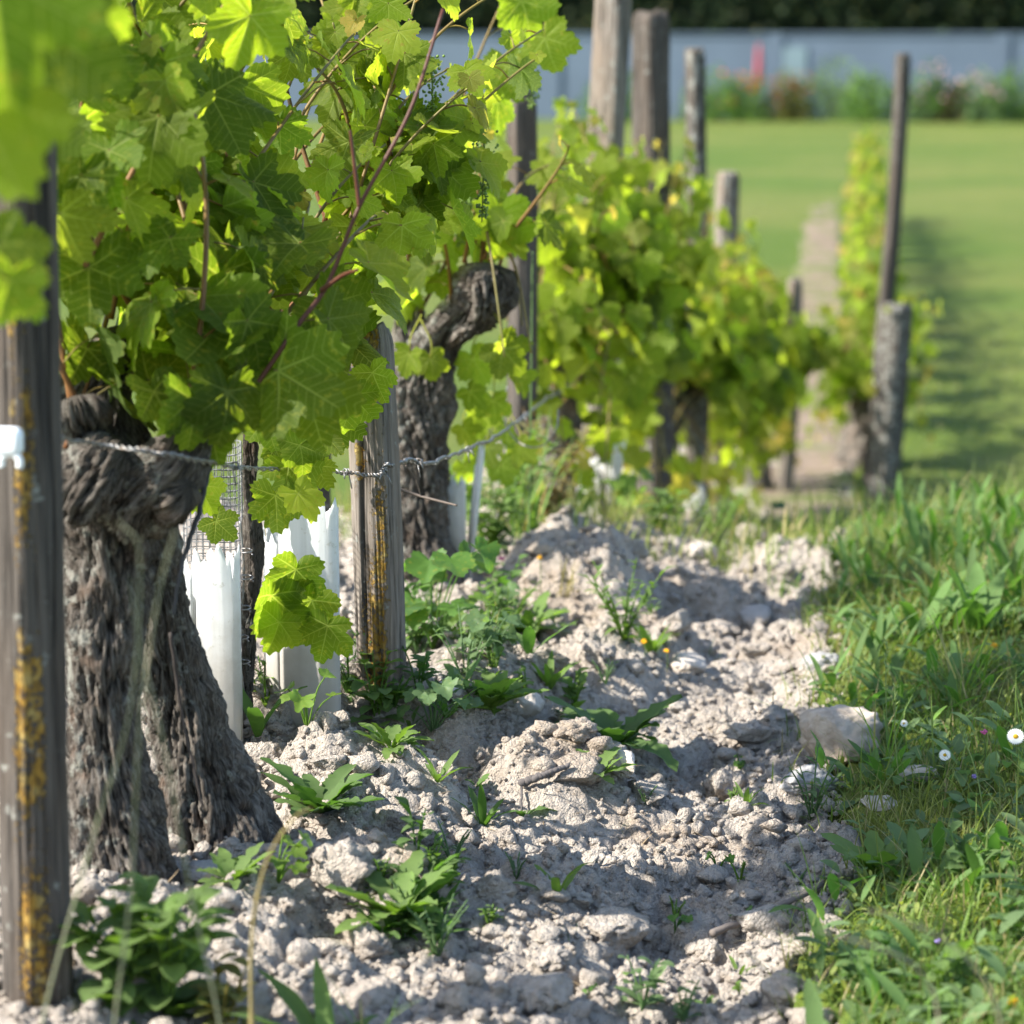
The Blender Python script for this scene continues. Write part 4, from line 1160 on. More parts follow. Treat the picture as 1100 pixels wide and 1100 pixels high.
# twigs
def twig(pts, r, label, col=(.20, .17, .14), seed=0, forks=(), name='dry_twig'):
    b = MB()
    for P, rr in ((pts, r),) + tuple(forks):
        S = spline(np.array([at(*q) for q in P]), 60)
        s = np.arange(60)
        S = S + .0022 * np.stack([noise(s * .25, seed, 0, 1), noise(s * .25, seed, 5, 2), noise(s * .25, seed, 9, 3)], -1)
        V, Q, T = sweep(S, rr * (1 - .45 * np.linspace(0, 1, 60)) * (1 + .18 * noise(s * .4, seed, 3, 4)), 9); b.add(V, Q, T, col=col)
    return tag(b.build(name, M['dry']), label, 'twig')
twig([(88, 922, 2.98), (112, 862, 3.0), (138, 780, 3.05), (147, 712, 3.1)], .0052, 'pale dry twig leaning up against the thick old trunk', (.27, .22, .20), 1)
twig([(228, 480, dA + .1), (215, 545, dA + .05), (196, 605, dA + .02), (186, 660, dA + .02)], .0042, 'dark thin twig hanging down in front of the netting sleeve', (.07, .07, .075), 2)
q0 = ground_at(770, 1000)[1]
twig([(765, 1003, q0 - .05), (815, 982, q0 + .0), (862, 962, q0 + .03), (898, 940, q0 + .1)], .0055, 'grey stick lying in the furrow and reaching into the grass', (.19, .16, .14), 3)
q0 = ground_at(590, 838)[1]
twig([(560, 842, q0 - .02), (585, 832, q0 - .02), (612, 822, q0)], .0065, 'short dark root piece on top of the soil bank', (.13, .115, .11), 4, (([(560, 842, q0 - .02), (560, 870, q0 - .06), (556, 880, q0 - .07)], .002),))
twig([(183, 680, dA + .0), (196, 770, dA + .02), (214, 850, dA + .02), (218, 880, dA + .03)], .0025, 'thin dark tendril hanging over the leaning trunk', (.06, .05, .045), 5)

# ================================================================ weeds
def blade(b, base, az, length, width, lift, droop, col, g, shape='lance', n=7, fold=.25, wavy=0.0):
    t = np.linspace(0, 1, n)
    if shape == 'lance': w = np.sin(np.pi * np.clip(t * .93 + .07, 0, 1)) ** .75 * (1 - .15 * t)
    elif shape == 'oval': w = np.sin(np.pi * np.clip(t * .97 + .02, 0, 1)) ** .55 * (.55 + .45 * smooth(t * 2))
    elif shape == 'lobed': w = (np.sin(np.pi * np.clip(t * .95 + .05, 0, 1)) ** .6) * (.50 + .50 * np.abs(np.cos(t * 14)))
    else: w = (1 - t) ** .55 * (.6 + .4 * smooth(t * 6))
    ang = lift - droop * t
    ds = length / (n - 1)
    out = np.concatenate([[0], np.cumsum(np.cos(ang[:-1]) * ds)]); up = np.concatenate([[0], np.cumsum(np.sin(ang[:-1]) * ds)])
    dx, dy = math.cos(az), math.sin(az)
    C = np.stack([base[0] + dx * out, base[1] + dy * out, base[2] + up], -1)
    side = np.array((-dy, dx, 0)); nn = np.stack([-np.sin(ang) * dx, -np.sin(ang) * dy, np.cos(ang)], -1)
    wl = (w * width / 2)[:, None]
    k = wavy * width * np.sin(t * 17 + g.uniform(0, 6))[:, None]
    V = np.stack([C + side * wl + nn * (wl * fold + k), C, C - side * wl + nn * (wl * fold - k)], 1).reshape(-1, 3)
    i = np.arange(n - 1)[:, None] * 3; j = np.arange(2)[None]
    Q = np.stack([i + j, i + 3 + j, i + 4 + j, i + 1 + j], -1).reshape(-1, 4)
    b.add(V, Q, col=np.asarray(col) * g.uniform(.8, 1.25))
G1, G2, G3 = np.array((.052, .106, .020)), np.array((.098, .160, .027)), np.array((.085, .135, .058))
def rosette(g, n, ln, wd, col, shape='lobed', lift=(.3, 1.1)):
    b = MB()
    for i in range(n):
        az = i * 2.4 + g.uniform(-.3, .3)
        blade(b, (.004 * math.cos(az), .004 * math.sin(az), 0), az, ln * g.uniform(.6, 1.1), wd * g.uniform(.75, 1.1), g.uniform(*lift), g.uniform(.2, 1.2), col, g, shape, 12, g.uniform(.1, .5), .05)
    return b
def leafy(g, stems, h, ln, wd, col, shape='oval', spread_=.35, flower=None):
    b = MB(); f = []
    for k in range(stems):
        az = g.uniform(0, 6.28); hh = h * g.uniform(.6, 1.1)
        tip = np.array((math.cos(az) * hh * spread_, math.sin(az) * hh * spread_, hh))
        S = spline(np.array([(0, 0, -.005), tip * .5 + (0, 0, hh * .1), tip]), 12)
        V, Q, T = sweep(S, np.linspace(.0018, .0009, 12), 5); b.add(V, Q, T, col=np.asarray(col) * 1.2)
        m = max(4, int(hh / .014))
        for i in range(m):
            q = S[int((i + .5) / m * 11)]
            blade(b, q, g.uniform(0, 6.28), ln * g.uniform(.6, 1.15) * (1 - .4 * i / m), wd * g.uniform(.7, 1.1) * (1 - .3 * i / m), g.uniform(.0, .9), g.uniform(.2, 1.0), col, g, shape, 7, .3)
        f.append(S[-1])
    return b, f
def palmate(g, n, h, s, col):
    """Small lobed leaves on stalks (young vine sucker or geranium)."""
    b = MB(); pos, tip, nrm, sz, cl = [], [], [], [], []
    for i in range(n):
        az = g.uniform(0, 6.28); hh = h * g.uniform(.4, 1.1); r = h * g.uniform(.2, .8)
        p = np.array((math.cos(az) * r, math.sin(az) * r, hh))
        V, Q, T = sweep(spline(np.array([(0, 0, -.005), p * (.5, .5, .7), p]), 8), np.linspace(.0014, .001, 8), 4); b.add(V, Q, T, col=np.asarray(col) * 1.3)
        pos.append(p); tip.append((math.cos(az), math.sin(az), g.uniform(-.7, .1))); nrm.append((math.cos(az) * .3 + g.normal(0, .3), math.sin(az) * .3 - .3, 1)); sz.append(s * g.uniform(.6, 1.15)); cl.append(np.asarray(col) * g.uniform(.8, 1.3))
    add_leaves(b, pos, tip, nrm, sz, cl, LEAF_MID, g)
    return b
def tuft(g, n, ln, wd, col, dry=.15):
    b = MB()
    for i in range(n):
        c = np.array((.26, .22, .11)) if g.random() < dry else col
        blade(b, (g.normal(0, .012), g.normal(0, .012), -.004), g.uniform(0, 6.28), ln * g.uniform(.5, 1.15), wd * g.uniform(.7, 1.2), g.uniform(.8, 1.5), g.uniform(.1, 1.1), c, g, 'grass', 8, .3)
    return b
NW = [0]
def weed(kind, px, py, hpx, label, col=G2, y=None, name='weed', **kw):
    """hpx: height of the plant in photograph pixels."""
    NW[0] += 1
    g = np.random.default_rng(1000 + NW[0])
    p = ground_at(px, py) if y is None else np.array((xat(px, y), y, float(ground_z(xat(px, y), y))))
    h = 1.25 * hpx * p[1] / FPX
    if kind == 'rosette': b = rosette(g, int(kw.get('n', 11) * 1.5), h * 1.3, h * .50, col, kw.get('shape', 'lobed'))
    elif kind == 'lance': b = rosette(g, kw.get('n', 8), h * 1.1, h * .22, col, 'lance', (.7, 1.4))
    elif kind == 'oval': b, _ = leafy(g, kw.get('n', 4), h, h * .48, h * .27, col, 'oval')
    elif kind == 'fine': b, _ = leafy(g, kw.get('n', 9), h, h * .32, h * .10, col, 'lance', .6)
    elif kind == 'palm': b = palmate(g, kw.get('n', 10), h, h * .34, col)
    elif kind == 'tuft': b = tuft(g, kw.get('n', 26), h * 1.1, h * .035, col)
    o = b.build(name, M['weed'])
    o.location = (float(p[0]), float(p[1]), float(p[2]) - .003)
    tag(o, label, 'weed', 'weeds growing on the tilled soil')
    return o
weed('rosette', 345, 872, 52, 'dark green toothed weed spreading at the foot of the flared trunk', G1, n=15)
weed('palm', 330, 780, 46, 'low lobed leaves in front of the broad white guard', G2, n=8)
weed('oval', 448, 925, 60, 'tall oval leaf weed casting a long shadow on the bank', G1, n=3)
weed('rosette', 425, 985, 55, 'yellowish ragged weed on the shaded slope below the oval leaf weed', G2 * 1.1, n=14)
weed('fine', 470, 1025, 46, 'feathery low weed in the shadowed hollow', G3, n=9)
weed('lance', 519, 886, 42, 'small upright sprig with pointed leaves in the bare crumbs', G1, n=6)
weed('lance', 470, 838, 34, 'tiny two leaf seedling left of the small sprig', G2, n=5)
weed('lance', 598, 970, 50, 'thin sprig with one long leaf lying sideways on the crumbs', G2, n=5)
weed('oval', 690, 1082, 60, 'grey green sprig with round leaves at the bottom of the furrow', G3 * 1.25, n=4)
weed('oval', 735, 1098, 36, 'second grey green round leaved sprig at the very bottom edge', G3 * 1.2, n=4)
weed('palm', 465, 700, 85, 'big toothed leafy weed right beside the lichen post', G1 * 1.15, n=11)
weed('oval', 405, 775, 62, 'bushy leafy weed at the foot of the lichen post', G2, n=6)
weed('oval', 450, 748, 52, 'narrow leaved weed between the lichen post and the soil bank', G1 * 1.2, n=5)
weed('fine', 500, 735, 65, 'spindly branching weed on the crest of the bank', G3, n=7)
weed('lance', 568, 705, 55, 'dark upright leaf standing alone on the mound edge', G1, n=3)
weed('oval', 615, 768, 46, 'bright leafy weed in the hollow beside the pinkish stone', G2, n=5)
weed('rosette', 660, 800, 56, 'dark green weed in the shadow below the second mound', G1, n=12)
weed('fine', 670, 690, 62, 'ferny bright weed clump growing behind the big soil mound', G2, n=14)
weed('lance', 700, 705, 40, 'leafy clump with tiny yellow buds right of the ferny weed', G2, n=8)
weed('rosette', 640, 835, 30, 'flat weed beside the long rounded stone', G2, n=8)
weed('fine', 525, 640, 100, 'tall thin grassy weeds rising in front of the dark post', G2, y=5.2, n=12)
weed('tuft', 560, 600, 110, 'upright grass tuft beside the wire loop', G2 * 1.1, y=5.35, n=30)
weed('fine', 590, 570, 90, 'reddish stemmed weeds leaning right above the soil mound', np.array((.16, .10, .045)), y=5.6, n=9)
weed('oval', 708, 600, 52, 'leafy weed on the far clods below the bushy vines', G2, y=5.9, n=6)
weed('fine', 770, 590, 45, 'low yellow flecked weeds at the far end of the soil', G2 * 1.1, y=6.0, n=12)
weed('tuft', 840, 640, 40, 'small grass tuft among the far clods', G2, n=18)
weed('lance', 800, 868, 24, 'little seedling in the shaded furrow', G2, n=6)
weed('fine', 795, 945, 26, 'tiny sprout near the grey stick', G2, n=5)
weed('fine', 872, 878, 60, 'slim weed stretching out of the grass edge over the furrow', G3, n=6)
weed('fine', 725, 985, 24, 'tiny green sprig on the bottom crumbs', G2, n=4)
weed('rosette', 250, 945, 34, 'low yellow green weed between the trunk foot and the grey stone', G2, n=10)
weed('palm', 298, 945, 40, 'feathery cut leaf weed right of the grey stone', G2, n=7)
weed('oval', 165, 1085, 125, 'blurred leafy weed clump at the foot of the nearest post', G2, y=2.62, n=8)
weed('oval', 225, 1100, 75, 'blurred reddish green clover clump at the bottom left', np.array((.16, .13, .03)), y=2.62, n=9)
weed('oval', 115, 1080, 130, 'blurred upright weed beside the nearest post foot', G2 * .9, y=2.6, n=6)
weed('lance', 345, 1120, 105, 'blurred broad pointed leaves at the bottom edge', G2, y=2.62, n=7)
weed('tuft', 395, 1110, 70, 'blurred thin grass blades by the chunky clod stone', G2, y=2.66, n=10)
weed('fine', 285, 760, 60, 'small weed squeezed between the two white guards', G2, n=5)
weed('lance', 278, 800, 70, 'long dark strap leaf beside the split guard', G1, n=3)
weed('palm', 520, 560, 60, 'lobed green leaves low in front of the dark post', G2, y=5.5, n=8)
weed('tuft', 610, 640, 40, 'dry grass wisps on top of the big soil mound', np.array((.24, .19, .08)), n=14)
weed('palm', 650, 560, 50, 'leafy weeds under the broken white guard', G2, y=6.1, n=10)
weed('palm', 800, 575, 46, 'dark weeds under the last bushy vines', G1, y=6.6, n=10)

for k, (a, c, h, kd) in enumerate([(430, 690, 50, 'oval'), (500, 690, 44, 'palm'), (480, 770, 40, 'lance'), (545, 680, 46, 'fine'), (375, 745, 50, 'fine'), (590, 740, 36, 'lance'), (540, 655, 50, 'oval'), (420, 805, 32, 'rosette')]):
    o = weed(kd, a, c, h, 'small weed in the tangle between the lichen post and the soil mound', G2 if k % 2 else G1 * 1.2)
    o['group'] = 'tangled weeds by the lichen post'
tang = np.random.default_rng(77)
for k in range(26):
    a, c = tang.uniform(385, 570), tang.uniform(655, 790)
    o = weed(('oval', 'fine', 'palm', 'rosette', 'tuft')[k % 5], a, c, tang.uniform(24, 46), 'small weed in the tangle between the lichen post and the soil mound', (G2, G1 * 1.2, G3, G2 * 1.15, G1)[k % 5])
    o['group'] = 'tangled weeds by the lichen post'
for k in range(30):
    a, c = tang.uniform(300, 880), tang.uniform(640, 1080)
    o = weed(('lance', 'fine', 'rosette', 'oval', 'tuft', 'palm')[k % 6], a, c, tang.uniform(12, 26), 'tiny seedling sprouting singly between the soil crumbs', (G2, G3, G1 * 1.2)[k % 3], name='seedling', n=int(tang.integers(3, 7)))
    o['group'] = 'seedlings on the bare soil'
for k in range(16):
    a, c = tang.uniform(405, 490), tang.uniform(925, 1015)
    o = weed(('rosette', 'oval', 'fine', 'lance')[k % 4], a, c, tang.uniform(18, 40), 'ragged weed in the clump on the shaded slope below the oval leaf weed', (G1, G2, G3, G1 * 1.3)[k % 4])
    o['group'] = 'weeds on the shaded slope'
# blurred dry grass stalks close to the camera
def stalk(pts, label, col, r=.0022, head=True, seed=0):
    g = np.random.default_rng(seed); b = MB()
    W = [at(a, c, d - .3) for a, c, d in pts]
    W.insert(0, np.array((W[0][0], W[0][1], float(ground_z(W[0][0], W[0][1])) - .01)))
    S = spline(np.array(W), 50)
    V, Q, T = sweep(S, r * (1 - .75 * np.linspace(0, 1, 50)) * (1 + .5 * (np.arange(50) % 13 == 6)), 6); b.add(V, Q, T, col=col)
    if head:
        for i in range(40):
            q = S[-1 - int(g.random() * 14)]; d = g.normal(0, 1, 3) * .5 + (S[-1] - S[-8]) / np.linalg.norm(S[-1] - S[-8]) * 1.3
            d /= np.linalg.norm(d); e = q + d * .016
            V, Q, T = sweep(np.array([q, (q + e) / 2, e]), np.array([.0004, .0020, .0003]), 4); b.add(V, Q, T, col=np.asarray(col) * g.uniform(.8, 1.2))
    return tag(b.build('grass_stalk', M['dry']), label, 'grass stalk', 'dry grass stalks in front of the old trunk')
SG, SD = (.29, .30, .19), (.36, .31, .22)
stalk([(40, 1130, 2.5), (100, 900, 2.45), (140, 760, 2.42), (150, 600, 2.4), (128, 560, 2.4)], 'blurred grass stalk bending over left across the old trunk', SG, .0017, False, seed=1)
stalk([(120, 1140, 2.45), (140, 960, 2.4), (150, 780, 2.36), (170, 640, 2.34), (188, 570, 2.34)], 'blurred grass stalk standing almost straight before the trunk', SG, .0017, False, seed=2)
stalk([(240, 1130, 2.5), (205, 960, 2.45), (180, 820, 2.4), (150, 690, 2.38), (140, 620, 2.38)], 'blurred stalk leaning left in front of the leaning trunk', SG, .0017, False, seed=3)
stalk([(270, 1020, 2.7), (285, 930, 2.68), (315, 880, 2.66), (335, 868, 2.66)], 'short brownish stalk rising over the soil near the grey stone', (.30, .24, .10), .0024, False, seed=5)
stalk([(1010, 1120, 2.55), (985, 1040, 2.5), (900, 1005, 2.46), (880, 1000, 2.45)], 'blurred tan seed stalk lying across the right verge', SD, .002, False, seed=8)
stalk([(1080, 1130, 2.55), (1040, 1030, 2.5), (960, 985, 2.46), (930, 978, 2.45)], 'second blurred tan seed stalk slanting over the verge', SD, .002, False, seed=9)

# thin flowering grass stems in the verge and by the row
def stem(px, py, tx, ty, label, col=(.16, .22, .06), r=.0012, y=None, head='seed', seed=0):
    g = np.random.default_rng(seed + 50)
    p = ground_at(px, py) if y is None else np.array((xat(px, y), y, float(ground_z(xat(px, y), y))))
    e = at(tx, ty, p[1] + .02); b = MB()
    S = spline(np.array([p, (p + e) / 2 + (g.normal(0, .006), 0, .01), e]), 30)
    V, Q, T = sweep(S, np.linspace(r, r * .6, 30), 5); b.add(V, Q, T, col=col)
    if head == 'seed':
        for i in range(16):
            q = S[-1 - int(g.random() * 8)]; d = np.array((g.normal(0, .4), g.normal(0, .4), 1)); d /= np.linalg.norm(d)
            V, Q, T = sweep(np.array([q, q + d * .005, q + d * .010]), np.array([.0003, .0013, .0003]), 4); b.add(V, Q, T, col=np.asarray(col) * 1.4)
    return tag(b.build('tall_grass', M['stem']), label, 'grass stem')
stem(956, 830, 952, 690, 'tall thin grass stem bent at the tip beside the big limestone', seed=1)
stem(968, 860, 962, 740, 'thin upright grass stem between the low pale stones', seed=2)
stem(568, 560, 572, 270, 'long thin green stalk rising through the wire loop', (.13, .22, .07), .0022, 5.1, None, 3)
stem(552, 600, 560, 475, 'green seed spike just left of the wire loop', (.13, .22, .07), .0018, 5.15, 'seed', 4)
stem(1060, 900, 1030, 780, 'thin stem leaning left near the white daisy', seed=5)
# ================================================================ grassy verge
def blades_bulk(x, y, z, ln, wd, lift, az, droop, col, g, n=5):
    """All blades at once."""
    K = len(x); t = np.linspace(0, 1, n)[None]
    ang = lift[:, None] - droop[:, None] * t
    ds = ln[:, None] / (n - 1)
    out = np.concatenate([np.zeros((K, 1)), np.cumsum(np.cos(ang[:, :-1]) * ds, 1)], 1)
    up = np.concatenate([np.zeros((K, 1)), np.cumsum(np.sin(ang[:, :-1]) * ds, 1)], 1)
    dx, dy = np.cos(az)[:, None], np.sin(az)[:, None]
    w = (1 - t) ** .6 * (.6 + .4 * smooth(t * 5)) * wd[:, None] / 2
    C = np.stack([x[:, None] + dx * out, y[:, None] + dy * out, z[:, None] + up], -1)
    S = np.stack([-dy + 0 * t, dx + 0 * t, 0 * out], -1) * w[..., None]
    V = np.stack([C - S, C + S], 2).reshape(-1, 3)
    i = (np.arange(K) * n * 2)[:, None] + (np.arange(n - 1) * 2)[None]
    Q = np.stack([i, i + 1, i + 3, i + 2], -1).reshape(-1, 4)
    return V, Q, np.repeat(col, n * 2, 0)
g = np.random.default_rng(500)
b = MB()
def grass_zone(K, xr, yr, ln, wd, dry=.16, edge=True, p=1.0, tall=0.0):
    x = g.uniform(*xr, K); y = yr[0] * (yr[1] / yr[0]) ** (g.random(K) ** p)
    if edge:
        d = x - verge_x(y)
        k = (d > -.075 + .06 * noise(x * 9, y * 9, 0, 61)) & (g.random(K) < .12 + .88 * smooth((d + .05) / .15)); x, y = x[k], y[k]
    k = g.random(len(x)) < .35 + .65 * smooth(.5 + 1.1 * noise(x * 4, y * 4, 0, 62)); x, y = x[k], y[k]
    K = len(x); z = ground_z(x, y) - .004
    patch = smooth(.5 + .9 * noise(x * 3, y * 3, 0, 63))[:, None]
    c = (G2 * 1.35)[None] * (1 - patch) + np.array((.185, .200, .045))[None] * patch
    c = np.where(g.random((K, 1)) < dry, np.array((.30, .25, .12))[None], c) * g.uniform(.7, 1.35, (K, 1))
    V, Q, C = blades_bulk(x, y, z, ln * g.uniform(.35, 1.25, K) * (1 + tall * (g.random(K) > .9)), wd * g.uniform(.6, 1.4, K), g.uniform(.5, 1.5, K), g.uniform(0, 6.28, K), g.uniform(0, 1.3, K), c, g)
    b.add(V, Q, col=C)
grass_zone(22000, (-.13, .34), (2.35, 5.2), .060, .0026, tall=.9)
grass_zone(8000, (.34, .9), (2.35, 5.2), .062, .0030, tall=.9)
grass_zone(16000, (-.09, .48), (4.6, 6.8), .080, .0034, tall=.9)
grass_zone(4000, (.48, 1.0), (4.6, 6.8), .080, .0040, tall=.9)
grass_zone(5500, (-.35, 1.2), (6.2, 9.2), .16, .005, .12, False)
grass_zone(7500, (-1.3, -.05), (5.4, 9.0), .12, .005, .2, False)
grass_zone(9000, (-.1, 3.0), (7.5, 18), .06, .007, .1, False)
grass_zone(5000, (-.8, .15), (8.8, 22), .07, .007, .15, False)
tag(b.build('grass', M['grass']), 'short green and straw coloured grass of the verge', 'grass', kind='stuff')

# small round and lance leaves between the blades
b = MB()
def leaf_cover(K, xr, yr, s, asp, col, lift=(-.2, .9), clump=3.0, seed=0):
    x = g.uniform(*xr, K); y = yr[0] * (yr[1] / yr[0]) ** g.random(K)
    d = x - verge_x(y)
    k = (d > -.05) & (g.random(K) < smooth((d + .06) / .16)) & (noise(x * clump, y * clump, 0, 70 + seed) > -.05); x, y = x[k], y[k]; K = len(x)
    z = ground_z(x, y) + g.uniform(.002, .035, K)
    n = 6; t = np.linspace(0, 1, n)
    w = np.sin(np.pi * np.clip(t * .95 + .03, 0, 1)) ** .6
    ln = s * g.uniform(.5, 1.3, K); az = g.uniform(0, 6.28, K); li = g.uniform(*lift, K); dr = g.uniform(.1, 1.0, K)
    ang = li[:, None] - dr[:, None] * t[None]
    out = np.concatenate([np.zeros((K, 1)), np.cumsum(np.cos(ang[:, :-1]) * ln[:, None] / (n - 1), 1)], 1)
    up = np.concatenate([np.zeros((K, 1)), np.cumsum(np.sin(ang[:, :-1]) * ln[:, None] / (n - 1), 1)], 1)
    dx, dy = np.cos(az)[:, None], np.sin(az)[:, None]
    C = np.stack([x[:, None] + dx * out, y[:, None] + dy * out, z[:, None] + up], -1)
    ww = w[None] * (ln * asp)[:, None] / 2
    S = np.stack([-dy * ww, dx * ww, .3 * ww], -1); S2 = np.stack([dy * ww, -dx * ww, .3 * ww], -1)
    V = np.stack([C + S, C, C + S2], 2).reshape(-1, 3)
    i = (np.arange(K) * n * 3)[:, None, None] + (np.arange(n - 1) * 3)[None, :, None] + np.arange(2)[None, None]
    Q = np.stack([i, i + 3, i + 4, i + 1], -1).reshape(-1, 4)
    c = np.repeat(np.asarray(col)[None] * g.uniform(.65, 1.4, (K, 1)), n * 3, 0)
    b.add(V, Q, col=c)
leaf_cover(4200, (-.06, .7), (2.35, 7), .016, .85, G1, (-.2, .8), 5, 1)
leaf_cover(6500, (-.06, .6), (2.35, 5), .012, .5, np.array((.20, .21, .04)), (.2, 1.4), 6, 2)
leaf_cover(2000, (-.06, .6), (2.4, 6.5), .062, .26, G1 * 1.3, (.3, 1.3), 3, 3)
leaf_cover(650, (-.06, .6), (4.2, 6.6), .10, .13, G1 * 1.25, (.8, 1.45), 3, 4)
leaf_cover(2200, (-.06, .6), (2.4, 6), .040, .45, G3 * 1.2, (.1, 1.0), 3, 5)
tag(b.build('clover_cover', M['weed']), 'low mat of clover and small leaves in the verge', 'ground cover', kind='stuff')

# tiny far specks of straw on the soil
b = MB(); K = 1000
x = g.uniform(-1.2, .0, K); y = 2.6 * (6.0 / 2.6) ** g.random(K); z = soil_z(x, y) + .003
V, Q, C = blades_bulk(x, y, z, g.uniform(.01, .05, K), g.uniform(.0012, .0028, K), g.uniform(-.3, .5, K), g.uniform(0, 6.28, K), g.uniform(-.3, .6, K), np.array((.33, .24, .14))[None] * g.uniform(.4, 1.3, (K, 1)), g)
b.add(V, Q, col=C)
tag(b.build('straw_litter', M['dry']), 'bits of straw and dry root lying on the soil', 'litter', kind='stuff')

# broad plants standing in the verge
def vplant(kind, px, py, hpx, label, col, **kw):
    o = weed(kind, px, py, hpx * .85, label, col, None, 'verge_plant', **kw)
    o['category'] = 'plant'; o['group'] = 'leafy plants of the grassy verge'
vplant('rosette', 945, 945, 60, 'broad pointed leaves at the grass edge beside the grey stick', G2, n=9)
vplant('lance', 985, 920, 52, 'upright leafy plant in the middle of the verge', G1 * 1.2, n=7)
vplant('lance', 960, 765, 60, 'dark leafy plant behind the big limestone', G1 * 1.2, n=10)
vplant('lance', 985, 700, 95, 'plantain with long upright leaves at the top of the verge', G1 * 1.3, n=9)
vplant('lance', 1050, 690, 105, 'tall plantain with crossing leaves near the right edge', G1 * 1.3, n=10)
vplant('lance', 1015, 650, 70, 'leafy plantain on the crest of the verge', G1 * 1.4, n=9)
vplant('lance', 1085, 640, 80, 'plantain cut off by the right edge on the crest', G1 * 1.4, n=9)
vplant('oval', 930, 1075, 70, 'round leaved weed at the bottom of the verge', G1 * 1.2, n=6)
vplant('oval', 1010, 1080, 80, 'larger round leaved weed in the bottom right corner', G2, n=7)
vplant('oval', 1040, 960, 62, 'dark leafy plant in the shaded part of the verge', G1, n=9)
vplant('oval', 1085, 1010, 60, 'leafy plant at the right edge below the daisies', G1 * 1.2, n=6)
vplant('tuft', 1030, 760, 100, 'long bladed grass tuft left of the white daisy', G2, n=34)
vplant('tuft', 950, 830, 90, 'thin grass tuft rising beside the low pale stones', G2 * 1.1, n=20)
vplant('tuft', 900, 600, 60, 'blurred grass tuft below the stout post', G2, n=40)

# flowers
def flower(px, py, dpx, kind, label, up=.0, name=None):
    p = ground_at(px, py + (14 if up == 0 else up)); d = p[1]
    c = at(px, py, d); s = dpx / 2 * d / FPX
    root = thing({'daisy': 'daisy', 'pink': 'clover_flower', 'yellow': 'yellow_flower', 'violet': 'violet_flower'}[kind] if not name else name, label, 'flower', p, 'small flowers in the verge' if px > 850 else 'small flowers by the vine row')
    c = c - p
    b = MB(); S = spline(np.array([(0, 0, -.01), c * .5 + (.002, 0, 0), c]), 10); V, Q, T = sweep(S, np.full(10, .0009), 5); b.add(V, Q, T, col=(.10, .15, .04)); b.build('stem', M['stem'], root)
    gg = np.random.default_rng(px)
    V0, F0 = ico(2)
    if kind == 'daisy':
        b = MB()
        for i in range(26):
            a = i * 2 * math.pi / 26
            blade(b, c + (math.cos(a) * s * .25, math.sin(a) * s * .15 - .001, math.sin(a) * s * .22), 0, .001, .0001, 0, 0, (.8, .8, .78), gg)
            # petals lie on a disc tilted to the sun and the camera
            e1, e2 = np.array((1, 0, 0)), np.array((0, .55, .83)); r0, r1 = s * .28, s
            u = e1 * math.cos(a) + e2 * math.sin(a); v = np.cross(u, np.cross(e1, e2)); v /= np.linalg.norm(v)
            nn = np.cross(e1, e2) * -1
            P = np.array([c + u * r0 - v * s * .05, c + u * r0 + v * s * .05, c + u * s * .7 - v * s * .12 + nn * s * .06, c + u * s * .7 + v * s * .12 + nn * s * .06, c + u * r1 + nn * s * gg.uniform(-.05, .15)])
            b.add(P, [[0, 1, 3, 2]], [[2, 3, 4]], col=(.82, .80, .78))
        b.build('petals', M['flower'], root)
        MB().add(V0 * (s * .30, s * .22, s * .26) + c, T=F0, col=(.62, .40, .03)).build('flower_centre', M['flower'], root)
    else:
        colr = {'pink': (.62, .16, .36), 'yellow': (.75, .45, .02), 'violet': (.36, .28, .62)}[kind]
        b = MB()
        for i in range(22):
            u = gg.normal(size=3); u[2] = abs(u[2]); u /= np.linalg.norm(u)
            V, Q, T = sweep(np.array([c, c + u * s * .6, c + u * s]), np.array([s * .1, s * .26, s * .06]), 5); b.add(V, Q, T, col=np.asarray(colr) * gg.uniform(.75, 1.25))
        b.build('petals', M['flower'], root)
flower(1091, 791, 20, 'daisy', 'open white daisy at the right edge of the verge', 48)
flower(1015, 811, 14, 'daisy', 'small white daisy left of the pink bud', 40)
flower(971, 777, 9, 'daisy', 'tiny white flower above the low pale stones', 36)
flower(1057, 788, 10, 'pink', 'pink bud beside the open white daisy', 40)
flower(1098, 600, 9, 'pink', 'pink flower on the crest at the right edge', 20)
flower(1000, 669, 8, 'yellow', 'yellow flower in front of the upright plantain', 20)
flower(1024, 586, 9, 'yellow', 'yellow flower on the crest of the verge', 24)
flower(1068, 694, 8, 'yellow', 'yellow flower below the tall crossing leaves', 20)
flower(1055, 652, 7, 'yellow', 'yellow flower halfway up the tall plantain', 24)
flower(1072, 976, 9, 'yellow', 'upper of two yellow flowers in the shaded verge')
flower(1074, 992, 9, 'yellow', 'lower of two yellow flowers in the shaded verge')
flower(1088, 1078, 16, 'yellow', 'blurred yellow flower in the bottom right corner', 18)
flower(952, 1010, 10, 'violet', 'small violet flower by the lower grass edge')
flower(1008, 1012, 9, 'violet', 'dim violet flower under the tan seed stalks')
flower(1047, 835, 8, 'violet', 'pale violet flower below the pink bud')
flower(539, 601, 9, 'pink', 'pink flower in the weeds behind the lichen post', 25)
flower(580, 600, 7, 'yellow', 'yellow bud on a thin stem left of the big mound', 45)
flower(692, 690, 8, 'yellow', 'yellow buds right of the ferny weed clump', 22)
flower(716, 700, 7, 'yellow', 'second yellow bud right of the ferny weed clump', 22)

